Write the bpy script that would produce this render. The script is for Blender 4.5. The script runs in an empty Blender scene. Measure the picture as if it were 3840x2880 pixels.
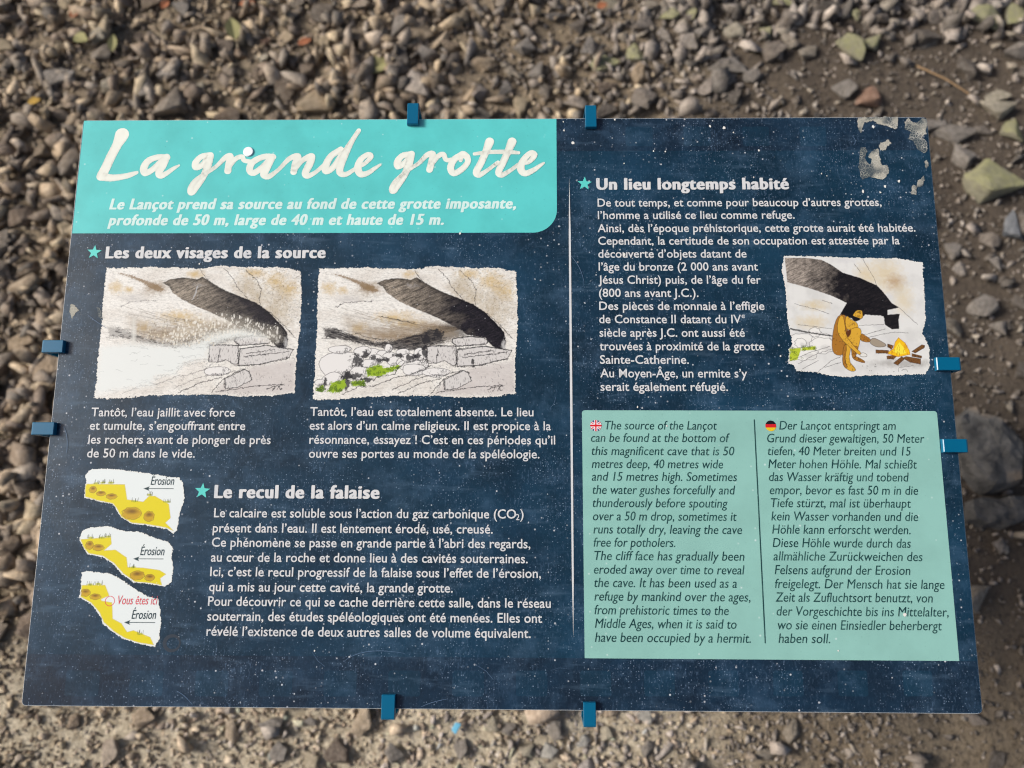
import bpy, bmesh, math, random
import numpy as np
from mathutils import Vector, Matrix, Euler

# ------------------------------------------------------------------ camera, sky, sun, exposure
scene = bpy.context.scene
COL = scene.collection
cam_data = bpy.data.cameras.new('camera')
cam = bpy.data.objects.new('camera', cam_data)
COL.objects.link(cam)
cam_data.sensor_width = 36.0
cam_data.lens = 26.25
cam_data.clip_start = 0.05
cam_data.clip_end = 200.0
cam.location = (0.02721, -0.33219, 1.62060)
cam.rotation_euler = (0.4265246, 0.0137295, 0.0080006)
cam_data.dof.use_dof = True
cam_data.dof.focus_distance = 0.835
cam_data.dof.aperture_fstop = 3.4
scene.camera = cam
scene.cycles.filter_width = 1.15

SUN_ELEV = math.radians(35)
SUN_AZ = math.radians(-88)          # compass direction the light comes from (-90 = from the left)
world = bpy.data.worlds.new('World')
scene.world = world
world.use_nodes = True
wn = world.node_tree
bg = wn.nodes['Background']
sky = wn.nodes.new('ShaderNodeTexSky')
sky.sky_type = 'NISHITA'
sky.sun_disc = False
sky.sun_elevation = SUN_ELEV
sky.sun_rotation = SUN_AZ
sky.air_density = 0.85
sky.dust_density = 5.0
sky.ozone_density = 0.8
wn.links.new(sky.outputs[0], bg.inputs[0])
bg.inputs[1].default_value = 0.07
sun_data = bpy.data.lights.new('sun', 'SUN')
sun_data.energy = 2.6
sun_data.angle = math.radians(16)
sun_data.color = (1.0, 0.97, 0.92)
sun = bpy.data.objects.new('sun', sun_data)
COL.objects.link(sun)
sdir = Vector((math.sin(SUN_AZ)*math.cos(SUN_ELEV), math.cos(SUN_AZ)*math.cos(SUN_ELEV), math.sin(SUN_ELEV)))
sun.rotation_euler = sdir.to_track_quat('Z', 'Y').to_euler()
sun.location = sdir*6
vs = scene.view_settings
vs.view_transform = 'Standard'
vs.look = 'None'
vs.exposure = 0.66
vs.gamma = 1.0
vs.use_curve_mapping = False

# ------------------------------------------------------------------ measured layout (panel millimetres; ground metres)
SUBTITLE = [('Le Lançot prend sa source au fond de cette grotte imposante,',42.8,549.7,517.2),('profonde de 50 m, large de 40 m et haute de 15 m.',42.8,530.1,433.7)]
HEAD1 = [('Les deux visages de la source',44.0,490.1,297.9)]
HEAD2 = [('Un lieu longtemps habité',612.0,572.6,833.0)]
HEAD3 = [('Le recul de la falaise',189.7,216.7,369.3)]
PARA1 = [('Tantôt, l’eau jaillit avec force',44.5,306.1,205.9),('et tumulte, s’engouffrant entre',44.3,291.1,218.4),('les rochers avant de plonger de près',44.2,275.6,247.5),('de 50 m dans le vide.',44.2,260.4,164.4)]
PARA2 = [('Tantôt, l’eau est totalement absente. Le lieu',289.9,307.2,538.0),('est alors d’un calme religieux. Il est propice à la',290.0,291.8,557.2),('résonnance, essayez ! C’est en ces périodes qu’il',290.5,276.2,561.8),('ouvre ses portes au monde de la spéléologie.',290.7,260.8,544.5)]
PARA3 = [('Le calcaire est soluble sous l’action du gaz carbonique (CO₂)',190.2,195.9,527.2),('présent dans l’eau. Il est lentement érodé, usé, creusé.',189.9,179.8,494.0),('Ce phénomène se passe en grande partie à l’abri des regards,',189.9,164.5,534.6),('au cœur de la roche et donne lieu à des cavités souterraines.',190.1,148.8,531.7),('Ici, c’est le recul progressif de la falaise sous l’effet de l’érosion,',190.3,133.6,545.9),('qui a mis au jour cette cavité, la grande grotte.',190.2,117.9,451.8),('Pour découvrir ce qui se cache derrière cette salle, dans le réseau',190.2,102.8,556.2),('souterrain, des études spéléologiques ont été menées. Elles ont',190.5,87.5,547.0),('révélé l’existence de deux autres salles de volume équivalent.',190.7,72.1,534.9)]
PARA4 = [('De tout temps, et comme pour beaucoup d’autres grottes,',612.3,551.7,938.6),('l’homme a utilisé ce lieu comme refuge.',612.4,536.5,838.3),('Ainsi, dès l’époque préhistorique, cette grotte aurait été habitée.',611.9,520.7,974.7),('Cependant, la certitude de son occupation est attestée par la',612.3,505.5,955.6),('découverte d’objets datant de',612.2,490.0,781.1),('l’âge du bronze (2 000 ans avant',612.4,474.6,793.3),('Jésus Christ) puis, de l’âge du fer',611.9,459.1,795.7),('(800 ans avant J.C.).',612.3,443.6,724.8),('Des pièces de monnaie à l’effigie',612.3,428.4,798.3),('de Constance II datant du IVᵉ',612.1,413.0,775.8),('siècle après J.C. ont aussi été',612.2,397.4,774.8),('trouvées à proximité de la grotte',612.2,381.9,795.7),('Sainte-Catherine.',612.3,366.5,711.3),('Au Moyen-Âge, un ermite s’y',612.4,351.1,775.3),('serait également réfugié.',612.4,335.9,753.4)]
ENGLISH = [('The source of the Lançot',616.7,292.8,739.3),('can be found at the bottom of',601.0,279.1,752.9),('this magnificent cave that is 50',601.4,264.7,757.2),('metres deep, 40 metres wide',601.5,250.5,744.2),('and 15 metres high. Sometimes',601.3,236.8,758.9),('the water gushes forcefully and',601.9,222.5,756.3),('thunderously before spouting',601.8,208.4,747.5),('over a 50 m drop, sometimes it',602.0,194.3,756.6),('runs totally dry, leaving the cave',602.3,180.4,761.5),('free for potholers.',602.4,166.5,689.7),('The cliff face has gradually been',603.0,152.5,762.8),('eroded away over time to reveal',602.3,138.3,762.5),('the cave. It has been used as a',602.4,124.5,753.5),('refuge by mankind over the ages,',602.4,110.5,767.1),('from prehistoric times to the',602.4,96.5,743.7),('Middle Ages, when it is said to',602.6,82.7,751.4),('have been occupied by a hermit.',602.4,68.6,765.5)]
GERMAN = [('Der Lançot entspringt am',807.4,293.1,934.3),('Grund dieser gewaltigen, 50 Meter',793.6,279.0,964.4),('tiefen, 40 Meter breiten und 15',793.5,265.1,948.5),('Meter hohen Höhle. Mal schießt',793.3,251.0,953.8),('das Wasser kräftig und tobend',793.4,237.1,944.1),('empor, bevor es fast 50 m in die',793.5,222.9,952.6),('Tiefe stürzt, mal ist überhaupt',794.1,209.1,943.9),('kein Wasser vorhanden und die',793.6,195.0,950.3),('Höhle kann erforscht werden.',793.8,181.1,940.9),('Diese Höhle wurde durch das',793.6,167.0,940.3),('allmähliche Zurückweichen des',793.6,153.1,951.5),('Felsens aufgrund der Erosion',794.3,138.8,937.4),('freigelegt. Der Mensch hat sie lange',793.8,124.5,972.0),('Zeit als Zufluchtsort benutzt, von',793.5,110.6,958.5),('der Vorgeschichte bis ins Mittelalter,',794.1,96.4,973.5),('wo sie einen Einsiedler beherbergt',794.6,82.5,965.6),('haben soll.',794.5,68.8,848.2)]
STARS = [(29.6,497.2),(597.5,579.9),(175.4,224.1)]
BOX = [(591.5,314.0),(979.8,314.2),(981.5,52.1),(592.9,52.0)]
BANNER = [(0.5,519.4),(565.2,521.4),(565.0,663.0)]
DIVIDER = [(578.7,586.9),(580.9,72.4)]
BOX_RULE = [(780.6,304.2),(781.4,68.3)]
FLAGS = [(606.6,297.0),(798.3,297.2)]
HOLE = (201.4,620.8)
SQ_TOP = [[(646.4,651.1),(678.4,626.5)], [(714.4,650.9),(746.0,626.2)], [(783.5,650.6),(814.6,626.0)], [(850.2,650.3),(880.9,625.7)]]
SQ_BOT = [[(44.7,35.8),(80.7,9.9)], [(112.8,36.3),(148.4,10.4)], [(182.2,36.8),(217.3,11.0)], [(250.0,37.3),(284.7,11.5)], [(318.2,37.8),(352.4,12.0)], [(385.7,38.3),(419.4,12.5)], [(453.0,38.8),(486.2,13.0)], [(519.5,39.3),(552.4,13.6)], [(586.5,39.7),(618.9,14.1)], [(653.0,40.2),(684.9,14.6)], [(719.9,40.7),(751.4,15.1)], [(786.9,41.2),(818.0,15.6)], [(853.7,41.7),(884.4,16.2)], [(920.9,42.2),(951.1,16.7)]]
BAND_BOT = 52.0
BAND_TOP = 620.4
TITLE = [[(48.8,643.2,13.42),(47.2,638.1,12.01),(43.9,629.7,9.61),(38.1,615.2,9.32),(33.0,600.8,9.32),(29.1,591.7,9.32)], [(28.6,590.5,8.76),(42.0,588.6,7.06),(56.1,590.4,5.93),(64.5,592.8,5.09),(70.8,595.2,3.39)], [(105.1,613.9,6.5),(94.2,614.5,5.93),(83.1,609.7,6.78),(78.5,600.6,7.35),(80.8,594.6,6.5),(88.4,598.3,5.93),(96.3,606.6,5.93),(104.6,614.5,6.78)], [(104.3,614.2,7.06),(101.5,605.1,7.35),(97.0,595.3,7.06),(99.7,591.2,6.22),(105.9,594.0,5.09),(114.0,600.2,3.96),(120.2,604.0,2.12)], [(156.1,616.5,6.78),(145.9,614.8,5.93),(139.6,607.2,6.5),(140.5,601.6,6.22),(147.4,604.2,5.93),(155.9,614.8,6.5)], [(156.4,616.3,7.35),(154.0,601.9,7.35),(149.2,588.3,6.5),(142.9,577.1,6.22),(137.7,570.6,7.06),(136.2,575.6,5.65),(141.0,584.6,5.09),(153.1,594.3,4.52),(164.0,602.2,3.96),(174.6,613.7,5.37),(180.3,615.2,6.22),(179.1,606.4,6.5),(178.6,597.0,6.78)], [(179.0,601.8,5.65),(186.2,611.6,5.09),(193.9,614.7,4.8),(197.0,610.1,4.52),(203.6,608.5,4.52)], [(231.1,614.1,6.5),(220.4,614.6,5.93),(208.2,608.5,6.5),(204.1,599.5,6.78),(208.5,594.2,6.22),(217.0,599.4,5.93),(226.4,610.0,5.93),(230.1,614.5,6.78)], [(229.3,613.0,7.35),(224.4,600.2,7.35),(221.4,592.6,7.06),(227.5,589.9,5.65),(238.4,598.3,3.96),(250.5,611.9,5.09),(260.4,614.9,6.5),(258.0,606.1,6.78),(256.5,595.5,6.5)], [(257.2,599.3,5.93),(266.3,609.9,5.09),(276.4,614.8,6.78),(275.1,606.0,7.35),(270.3,594.0,6.78),(273.7,590.4,5.65),(282.0,594.7,4.24),(290.9,603.0,3.96)], [(310.8,623.4,5.93),(299.7,615.0,6.5),(293.9,603.0,7.35),(294.9,596.6,7.06),(301.8,599.9,5.93),(309.2,610.5,6.5),(313.8,620.3,6.5)], [(331.3,647.4,4.52),(323.9,634.4,5.09),(315.4,616.5,7.91),(311.0,601.4,7.35),(311.6,593.9,6.5),(318.5,592.3,5.09),(329.6,599.5,3.96),(340.0,605.8,4.24),(346.9,614.1,5.09),(343.1,616.9,5.09),(334.8,610.4,5.93),(332.0,599.8,7.35),(335.8,592.3,6.5),(344.0,593.8,5.09),(352.3,599.8,3.96),(358.1,604.0,2.54)], [(394.4,617.0,6.22),(384.5,615.5,5.93),(378.3,608.0,6.5),(379.2,601.9,6.22),(386.2,605.7,5.93),(393.7,614.0,6.22)], [(394.6,617.4,6.78),(391.9,604.1,7.35),(386.6,590.6,6.78),(379.8,579.4,6.78),(374.4,572.0,7.06),(373.1,576.4,5.09),(378.3,584.6,5.09),(392.0,597.8,4.24),(403.2,605.6,3.96),(412.9,615.9,5.37),(419.7,617.4,5.93),(418.5,607.8,6.5),(416.4,597.7,6.5)], [(417.4,603.3,5.37),(425.4,613.9,5.09),(432.0,616.9,5.09),(435.7,610.0,4.52),(442.8,610.0,4.52)], [(454.3,616.8,6.22),(444.9,610.0,6.5),(441.0,599.5,6.78),(445.2,593.1,6.22),(454.3,598.2,5.93),(461.0,606.9,5.65),(459.8,613.7,6.22),(454.3,616.8,6.5),(452.7,609.2,3.96)], [(486.5,632.6,8.76),(482.1,619.7,7.06),(476.6,606.1,6.78),(471.3,594.6,6.78),(474.9,591.1,5.65),(484.0,596.6,3.96),(496.6,606.8,3.67)], [(512.9,632.5,8.76),(507.9,619.6,7.06),(502.3,606.1,6.78),(497.3,594.5,6.5),(501.3,591.0,5.65),(511.1,596.5,3.96),(522.1,604.5,3.96),(532.7,607.0,4.24),(539.3,615.4,5.65),(534.8,618.2,5.37),(526.6,609.7,6.22),(523.1,599.2,7.35),(528.0,592.7,6.22),(537.6,596.5,5.09),(545.4,602.1,3.67),(550.3,605.7,2.26)], [(468.9,617.2,3.39),(486.6,619.5,4.24),(507.9,619.5,4.52),(520.6,618.5,3.39)]]
SHIFT1 = (-246.4,0.8)
CAVE = {'outline': [(292.4,477.5),(343.1,478.7),(406.3,476.8),(420.5,480.5),(474.1,478.0),(494.3,478.6),(518.0,473.6),(519.9,443.0),(520.0,406.7),(517.8,371.0),(517.9,332.2),(493.2,328.7),(452.8,327.4),(433.1,329.7),(394.9,329.6),(354.4,328.4),(316.3,324.8),(291.9,325.4),(292.6,347.1),(292.0,373.1),(292.7,406.6),(291.6,443.1),(291.6,467.6)], 'mouth': [(358.7,459.6),(367.4,463.9),(382.8,466.1),(398.3,463.9),(404.8,466.9),(412.7,461.4),(430.7,451.0),(450.9,443.0),(468.7,435.7),(482.9,426.0),(492.4,416.4),(500.7,407.9),(505.4,401.9),(507.2,391.2),(505.5,382.2),(495.0,384.0),(486.8,391.2),(484.4,395.9),(463.3,399.5),(457.4,404.3),(439.6,413.9),(421.8,422.4),(404.0,429.6),(383.6,439.4),(371.5,447.9),(366.5,455.3)], 'band': [(300.4,406.6),(310.4,407.8),(324.7,401.8),(341.4,395.8),(358.1,391.1),(381.5,392.3),(393.1,396.5),(410.6,400.7),(422.2,406.7),(431.7,399.5),(437.7,391.1),(419.1,386.3),(414.5,382.7),(393.5,381.5),(370.0,384.5),(346.4,388.1),(325.1,393.4),(314.4,395.8),(303.2,395.8)], 'streak': [(306.4,471.3),(322.0,468.8),(338.9,462.7),(353.4,457.7),(363.1,450.4),(354.9,449.2),(344.0,452.8),(336.7,459.0),(322.1,465.8)], 'washes': [(341.0,406.7,9,8,0),(369.6,398.3,34,9,1),(398.5,411.5,20,6,0),(425.7,407.9,20,8,1),(304.8,454.1,9,8,0),(320.3,451.6,6,5,0),(349.9,454.1,16,9,1),(455.4,455.2,16,18,2),(469.8,443.0,12,14,2),(489.7,462.6,14,12,0),(505.1,451.5,14,12,0),(491.1,428.4,24,30,2),(395.8,470.0,10,5,0),(464.7,471.2,14,6,0),(380.6,419.9,24,8,0),(326.7,440.6,16,5,3),(404.9,394.7,30,10,1)], 'pencil': [[(401.6,475.0),(406.6,467.5),(413.9,460.2)], [(429.0,476.2),(441.1,463.8),(444.8,455.2),(459.2,439.4)], [(453.9,474.9),(467.2,462.6),(473.2,451.6),(471.0,439.4),(473.4,433.3)], [(484.1,425.4),(498.3,412.7),(514.8,394.8)], [(312.9,430.9),(323.3,436.9),(335.1,438.2),(355.2,438.8)], [(362.9,421.2),(380.7,417.5),(404.4,412.7)], [(336.5,401.2),(357.9,394.7),(381.5,392.9)], [(299.1,395.2),(314.5,394.6)], [(324.2,331.3),(343.6,340.1),(359.8,340.7),(374.7,346.6),(382.7,350.7),(394.3,351.9),(415.1,359.0),(423.1,364.9)], [(359.6,346.0),(361.8,350.7),(382.6,353.7),(385.9,360.2),(392.7,367.3),(416.0,370.9),(423.0,368.5)], [(380.8,336.6),(406.0,348.4),(423.3,353.1),(437.3,353.2),(459.2,359.1)], [(437.4,348.5),(459.2,359.1),(465.1,356.7),(468.7,347.3)], [(423.8,332.0),(437.4,348.5),(438.8,336.7)], [(418.5,386.3),(450.7,386.4),(452.2,366.2),(449.9,362.6)], [(418.5,386.3),(418.4,367.3)], [(430.9,382.8),(428.9,367.3)], [(447.0,394.7),(465.7,397.7),(482.1,395.9),(486.8,392.3),(485.7,388.8),(451.8,386.4),(446.5,391.1),(447.0,394.7)], [(453.1,382.8),(482.2,386.4),(513.7,381.6)], [(452.2,362.6),(475.4,363.8),(510.2,372.1)], [(453.1,382.8),(452.8,363.8)], [(459.0,373.3),(509.0,379.3)], [(460.1,376.8),(492.7,381.6)], [(386.8,332.0),(412.0,343.7),(435.0,349.6)], [(429.6,333.2),(475.7,340.3),(504.6,341.5)], [(486.2,336.8),(493.1,339.2),(504.0,340.9)], [(495.4,339.2),(493.1,335.1)], [(497.7,335.7),(500.0,339.2),(501.2,335.7),(503.5,336.8)]], 'boulders': [(323.3,365.4,27,18),(314.1,348.3,14,8),(343.0,355.4,13,9),(358.5,377.9,9,6),(345.6,380.3,11,6),(369.1,376.7,8,6),(376.2,374.4,9,6),(374.7,383.9,5,5),(391.2,379.2,8,5),(361.1,370.8,9,6),(382.2,369.6,9,6),(391.5,368.5,8,5),(403.3,364.9,20,8),(404.6,359.0,16,8),(429.1,356.7,16,6),(353.1,366.0,11,5),(320.8,382.7,14,5),(398.4,373.2,10,5),(408.8,379.2,6,6),(413.5,375.6,6,8),(299.1,344.7,6,4)], 'darkspots': [(338.9,369.6,8,9),(336.1,351.8,13,7),(329.1,353.0,7,8),(357.5,373.2,5,4),(364.6,369.6,5,3),(385.5,375.6,7,3),(399.6,373.2,8,4),(415.8,379.2,4,9),(349.2,376.7,5,5),(430.5,399.5,6,8),(416.6,394.7,6,7),(370.4,370.8,6,3),(406.5,375.6,5,4),(470.7,367.4,2,5),(305.0,343.5,3,8),(328.3,342.4,6,7),(352.6,348.3,6,4)], 'moss': [[(351.0,360.1),(357.8,363.7),(365.9,365.5),(370.7,361.3),(378.9,362.5),(388.1,365.5),(389.4,361.9),(380.2,357.8),(365.3,351.3),(351.3,351.9)], [(307.8,334.2),(312.0,344.7),(326.9,348.3),(328.4,340.1),(321.8,333.0)], [(294.8,337.7),(303.4,341.8),(303.1,335.3),(294.9,335.3)], [(334.0,345.4),(349.1,347.7),(349.3,341.3),(335.4,340.7)]], 'grey': [(469.6,362.6),(517.2,369.8),(517.3,332.2),(475.8,331.0),(429.6,332.0),(438.6,347.3),(459.3,356.7)], 'water': [(47.7,384.8),(80.6,388.5),(106.7,387.3),(130.6,384.9),(159.7,390.9),(167.3,399.3),(200.0,406.6),(223.9,403.0),(236.0,397.0),(200.7,395.7),(171.7,388.5),(169.2,373.0),(143.9,365.8),(136.5,355.1),(112.2,350.3),(110.6,340.9),(87.4,338.5),(58.5,333.7),(48.3,330.2),(46.7,358.5)], 'spray': [(129.3,401.7),(140.2,413.8),(163.6,418.7),(187.0,423.6),(196.7,419.9),(206.3,418.7),(218.5,413.9),(230.6,409.0),(247.3,406.6),(253.9,394.6),(242.4,388.6),(224.1,399.4),(200.2,403.0),(177.0,396.9),(153.8,390.9),(136.2,388.5),(118.0,394.5)], 'spoutc': [(81.5,418.7),(83.9,418.7),(87.8,387.3),(82.5,387.3)], 'scratch': [(153.1,456.6),(151.8,449.2),(148.3,440.6)], 'face': [(324.1,418.7),(347.9,411.5),(369.2,407.9),(398.5,413.9),(427.9,411.5),(449.2,404.3),(451.6,398.3),(422.5,393.5),(381.5,392.9),(352.1,394.6),(331.8,401.8)], 'blocks': [[(418.5,386.1),(431.9,387.3),(450.7,386.1),(452.2,366.2),(448.7,363.8),(438.1,369.7),(428.9,366.7),(418.4,367.3)], [(447.0,394.7),(465.7,397.7),(482.1,395.9),(487.4,391.8),(484.5,388.5),(451.8,386.1),(446.5,391.1)], [(453.1,382.2),(482.2,386.1),(513.7,381.4),(509.1,372.7),(475.4,364.4),(452.2,363.2)], [(438.5,347.9),(459.2,358.5),(465.1,356.1),(468.7,346.7),(452.6,337.9),(439.9,336.7)]]}
MAN = {'outline': [(823.5,492.1),(862.3,491.5),(904.7,489.5),(956.5,488.5),(979.6,483.5),(978.6,449.1),(977.6,416.2),(972.7,401.8),(978.7,385.6),(977.8,364.7),(971.5,355.3),(942.0,353.8),(904.3,353.3),(890.4,351.9),(862.9,353.2),(853.0,357.0),(830.0,357.9),(826.7,364.5),(821.3,367.4),(823.1,383.5),(826.7,389.2),(825.5,400.7),(823.1,416.1),(823.0,449.2),(820.2,474.7)], 'mouth': [(824.3,489.6),(848.0,489.6),(865.8,487.1),(875.9,481.6),(889.3,471.7),(907.7,465.8),(925.9,457.0),(931.9,450.1),(941.1,436.5),(949.1,431.1),(935.8,428.2),(935.4,422.9),(949.0,423.9),(947.0,416.2),(947.1,406.6),(938.7,406.1),(931.7,411.3),(930.6,421.0),(910.3,422.9),(904.2,416.2),(882.3,422.9),(890.7,436.5),(873.5,445.3),(848.7,454.1),(825.6,460.9)], 'washes': [(936.2,469.7,22,26,0),(913.7,469.7,14,14,0),(946.8,460.9,12,10,1),(954.6,441.3,14,22,2),(854.9,433.6,18,7,0),(850.0,414.2,20,9,0),(916.0,387.4,60,10,3),(890.3,486.5,16,4,3),(852.4,392.1,40,12,3),(925.4,414.2,12,8,3),(939.0,445.2,4,4,3)], 'pencil': [[(912.2,488.5),(917.1,478.6),(923.6,464.8),(925.8,456.0)], [(902.3,482.6),(909.1,471.7)], [(949.1,431.1),(958.5,421.0),(967.9,411.4)], [(832.6,435.5),(853.8,429.7),(870.2,423.9)], [(863.8,439.9),(874.7,435.5)], [(834.9,411.3),(853.4,409.4),(871.9,406.5)], [(902.8,410.4),(930.8,411.8)], [(902.7,395.0),(940.3,402.7),(956.9,401.8)], [(904.8,398.9),(931.4,406.5)], [(826.3,406.5),(849.3,401.7),(871.3,398.4)], [(821.3,368.8),(844.1,378.8),(868.7,386.4)], [(832.3,366.4),(851.4,376.9),(870.4,383.6)], [(836.6,360.8),(854.7,370.2)], [(853.0,357.0),(869.5,370.3),(880.0,375.0)], [(861.6,362.7),(879.5,368.4)], [(942.6,361.8),(942.3,358.1)], [(943.6,362.8),(959.4,364.7)], [(946.1,359.0),(949.9,360.9),(952.4,358.1)]], 'ovals': [(838.4,392.1,17,10),(859.9,393.1,12,10),(853.0,402.7,7,6),(836.5,390.2,7,6),(860.4,387.4,16,10),(840.4,377.8,16,8)], 'grass': [[(823.1,383.5),(837.1,385.0),(834.9,378.8),(831.7,371.2),(822.8,369.7)], [(838.0,385.0),(853.4,386.9),(851.8,382.6),(836.9,381.6)]], 'ledge': [(909.2,421.5),(927.9,422.0),(931.3,418.1),(929.9,411.8),(904.7,410.9),(903.3,416.2)], 'poly': [('skin2',[(903.2,402.7),(912.9,396.0),(915.0,393.1),(911.6,390.7),(902.1,393.1)]),('skin2',[(893.1,376.9),(901.1,373.1),(906.8,369.3),(905.3,367.3),(893.6,371.2)]),('skin2',[(881.4,422.9),(876.1,414.2),(872.3,398.8),(870.6,383.6),(873.6,376.9),(881.9,375.8),(886.2,384.5),(890.5,406.5),(888.9,423.4)]),('skin',[(888.8,422.9),(894.9,417.1),(900.3,414.2),(902.2,408.0),(898.8,406.5),(890.3,404.6),(887.0,410.4)]),('skin',[(890.3,404.6),(899.9,408.9),(904.9,406.1),(904.0,397.9),(900.1,384.5),(895.9,377.9),(892.2,377.9),(892.1,389.3),(885.5,387.4),(885.3,398.8)]),('skin3',[(887.0,403.6),(894.2,406.5),(892.3,398.9),(886.9,395.0)]),('skin2',[(892.9,387.4),(900.7,386.4),(897.7,377.9),(895.6,373.6),(891.9,373.6)]),('skin',[(884.1,388.3),(893.0,389.3),(888.0,370.3),(895.8,360.8),(894.5,358.2),(889.4,358.2),(882.0,363.6),(881.5,373.1)]),('skin2',[(884.1,388.3),(887.8,388.3),(883.8,369.3),(887.4,361.8),(882.0,363.6),(881.5,373.1)]),('skin',[(881.2,421.0),(877.6,406.5),(880.7,396.0),(892.6,383.6),(900.4,376.2),(903.4,378.8),(896.0,386.0),(887.6,397.9),(887.0,412.3),(886.0,421.9)]),('black',[(882.7,422.7),(889.5,433.6),(896.3,437.0),(906.4,434.3),(910.0,429.7),(909.1,426.8),(904.2,428.7),(899.8,426.8),(897.1,421.0),(894.1,418.1),(889.7,422.4)]),('skin',[(897.8,424.4),(901.3,428.2),(907.3,427.8),(907.5,425.8),(907.7,419.2),(904.8,418.1),(899.7,418.6),(896.1,421.0)]),('black',[(894.9,422.9),(899.8,420.2),(904.8,418.9),(903.3,416.3),(898.5,414.7),(895.0,418.1)]),('black',[(901.2,426.3),(905.9,426.8),(906.0,425.6),(901.6,425.2)]),('stone',[(913.2,393.1),(917.6,396.5),(924.8,393.1),(931.8,388.4),(929.3,386.0),(920.5,385.5),(913.8,389.3)]),('white',[(900.9,376.9),(904.3,379.8),(909.3,377.4),(908.6,374.6),(902.1,374.6)]),('log',[(919.3,382.6),(933.2,381.9),(932.9,378.7),(919.0,378.7)]),('log',[(958.9,380.8),(970.6,388.4),(973.8,387.5),(973.1,385.1),(962.4,378.9)]),('log',[(930.8,375.5),(943.8,377.0),(937.9,372.0),(931.0,372.2)]),('log',[(958.7,378.4),(969.5,375.6),(968.9,373.2),(958.4,375.1)]),('log',[(932.8,389.3),(939.1,387.4),(936.9,383.1),(932.5,386.0)]),('log',[(937.6,367.5),(947.4,375.1),(949.9,372.2),(942.0,365.1)]),('log',[(952.0,375.1),(967.9,372.3),(967.4,366.4),(956.0,368.5),(948.1,373.2)]),('fire',[(933.0,380.3),(938.8,383.6),(941.3,391.2),(945.4,396.5),(952.3,390.3),(956.2,381.7),(956.8,377.5),(943.6,374.6),(932.8,377.9)]),('fire2',[(938.6,380.8),(942.8,387.4),(945.9,391.2),(950.1,385.5),(952.3,378.9),(943.8,377.0)])], 'hatch': [(909.4,360.8),(914.2,362.7),(915.7,359.0),(904.9,361.8),(933.0,356.6),(880.3,394.1),(879.1,389.3),(884.9,406.5),(890.9,412.3),(894.5,411.3),(882.7,401.7),(887.7,393.1)]}
DIAG = [{'white': [(43.9,241.3),(50.3,247.7),(77.4,247.8),(107.3,244.1),(137.2,239.8),(148.8,238.5),(153.8,232.3),(156.4,214.7),(153.0,200.9),(150.7,181.1),(147.8,178.0),(137.9,182.9),(114.7,187.1),(100.6,188.3),(87.3,195.7),(81.2,205.6),(77.1,209.4),(60.2,212.4),(45.7,216.1),(44.9,224.3),(46.1,231.9)], 'yellow': [(45.3,231.2),(89.2,230.8),(93.2,214.4),(111.3,212.0),(117.2,218.3),(123.5,218.3),(139.6,209.6),(142.7,194.7),(137.4,189.7),(146.9,181.1),(137.8,184.8),(114.6,188.4),(100.5,189.5),(88.5,195.7),(82.5,205.6),(77.0,210.4),(60.0,213.7),(46.6,217.4)], 'stones': [(54.5,225.0,4.08,3.57),(63.8,220.8,5.11,2.55),(75.7,217.7,5.87,3.06),(99.7,199.5,10.72,6.64),(119.0,196.4,5.87,5.62)], 'grass': [(57.7,231.9),(64.7,232.6),(73.6,232.6),(101.7,212.6),(117.1,219.5),(137.5,212.1)], 'text': [('Érosion',117.8,230.5,143.6)], 'arrow': [(143.3,226.4),(110.1,226.3)]}, {'white': [(44.9,170.7),(46.7,180.6),(55.2,184.4),(75.5,185.7),(93.7,180.8),(111.5,179.7),(129.9,172.4),(141.5,170.0),(147.6,163.9),(148.1,150.4),(150.6,141.9),(149.9,127.4),(142.8,121.9),(126.3,124.8),(108.7,125.9),(95.3,134.3),(84.3,145.2),(72.2,152.5),(55.5,155.5),(49.8,162.2),(46.7,168.3)], 'yellow': [(46.3,171.4),(79.1,174.0),(80.4,166.6),(72.8,159.8),(85.4,160.5),(98.1,152.6),(100.3,142.3),(117.3,141.7),(135.1,139.4),(142.4,135.2),(136.5,130.9),(138.9,123.7),(126.2,126.0),(109.8,127.2),(96.5,135.6),(85.4,146.4),(72.1,154.3),(56.7,156.7),(50.4,162.8)], 'stones': [(56.5,165.3,4.34,4.47),(66.2,162.9,6.13,3.45),(111.4,133.8,7.66,4.85),(125.1,131.5,5.36,3.57)], 'grass': [(56.9,173.3),(69.0,173.3),(75.9,174.6),(106.0,142.3)], 'text': [('Érosion',112.7,155.1,138.9)], 'arrow': [(138.2,151.2),(105.2,151.1)]}, {'white': [(50.5,136.5),(54.7,138.4),(82.7,135.5),(97.2,128.3),(114.4,117.5),(126.2,111.6),(136.4,109.3),(139.7,98.5),(141.5,84.2),(140.4,67.7),(136.7,60.0),(119.2,62.8),(103.9,67.4),(90.8,74.4),(78.8,83.8),(72.7,94.5),(63.1,104.0),(51.0,109.9),(51.0,124.4)], 'yellow': [(51.8,123.2),(77.5,123.4),(82.9,112.5),(74.5,108.9),(75.3,107.1),(86.7,105.4),(88.9,88.7),(98.7,84.0),(105.7,75.1),(112.3,76.9),(130.9,70.0),(135.3,62.3),(119.0,64.6),(103.7,69.2),(92.0,75.6),(79.9,85.0),(73.9,95.7),(64.2,105.2),(52.4,111.2)], 'stones': [(56.9,115.4,5.36,3.83),(68.0,111.3,5.87,3.06)], 'grass': [(60.9,123.9),(70.5,124.5),(119.5,73.4)], 'text': [('Érosion',109.1,88.8,135.3)], 'arrow': [(134.6,85.0),(101.3,84.8)], 'ring': (84.3,106.9),'red': [('Vous êtes ici',92.9,103.6,135.8)]}]
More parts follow.
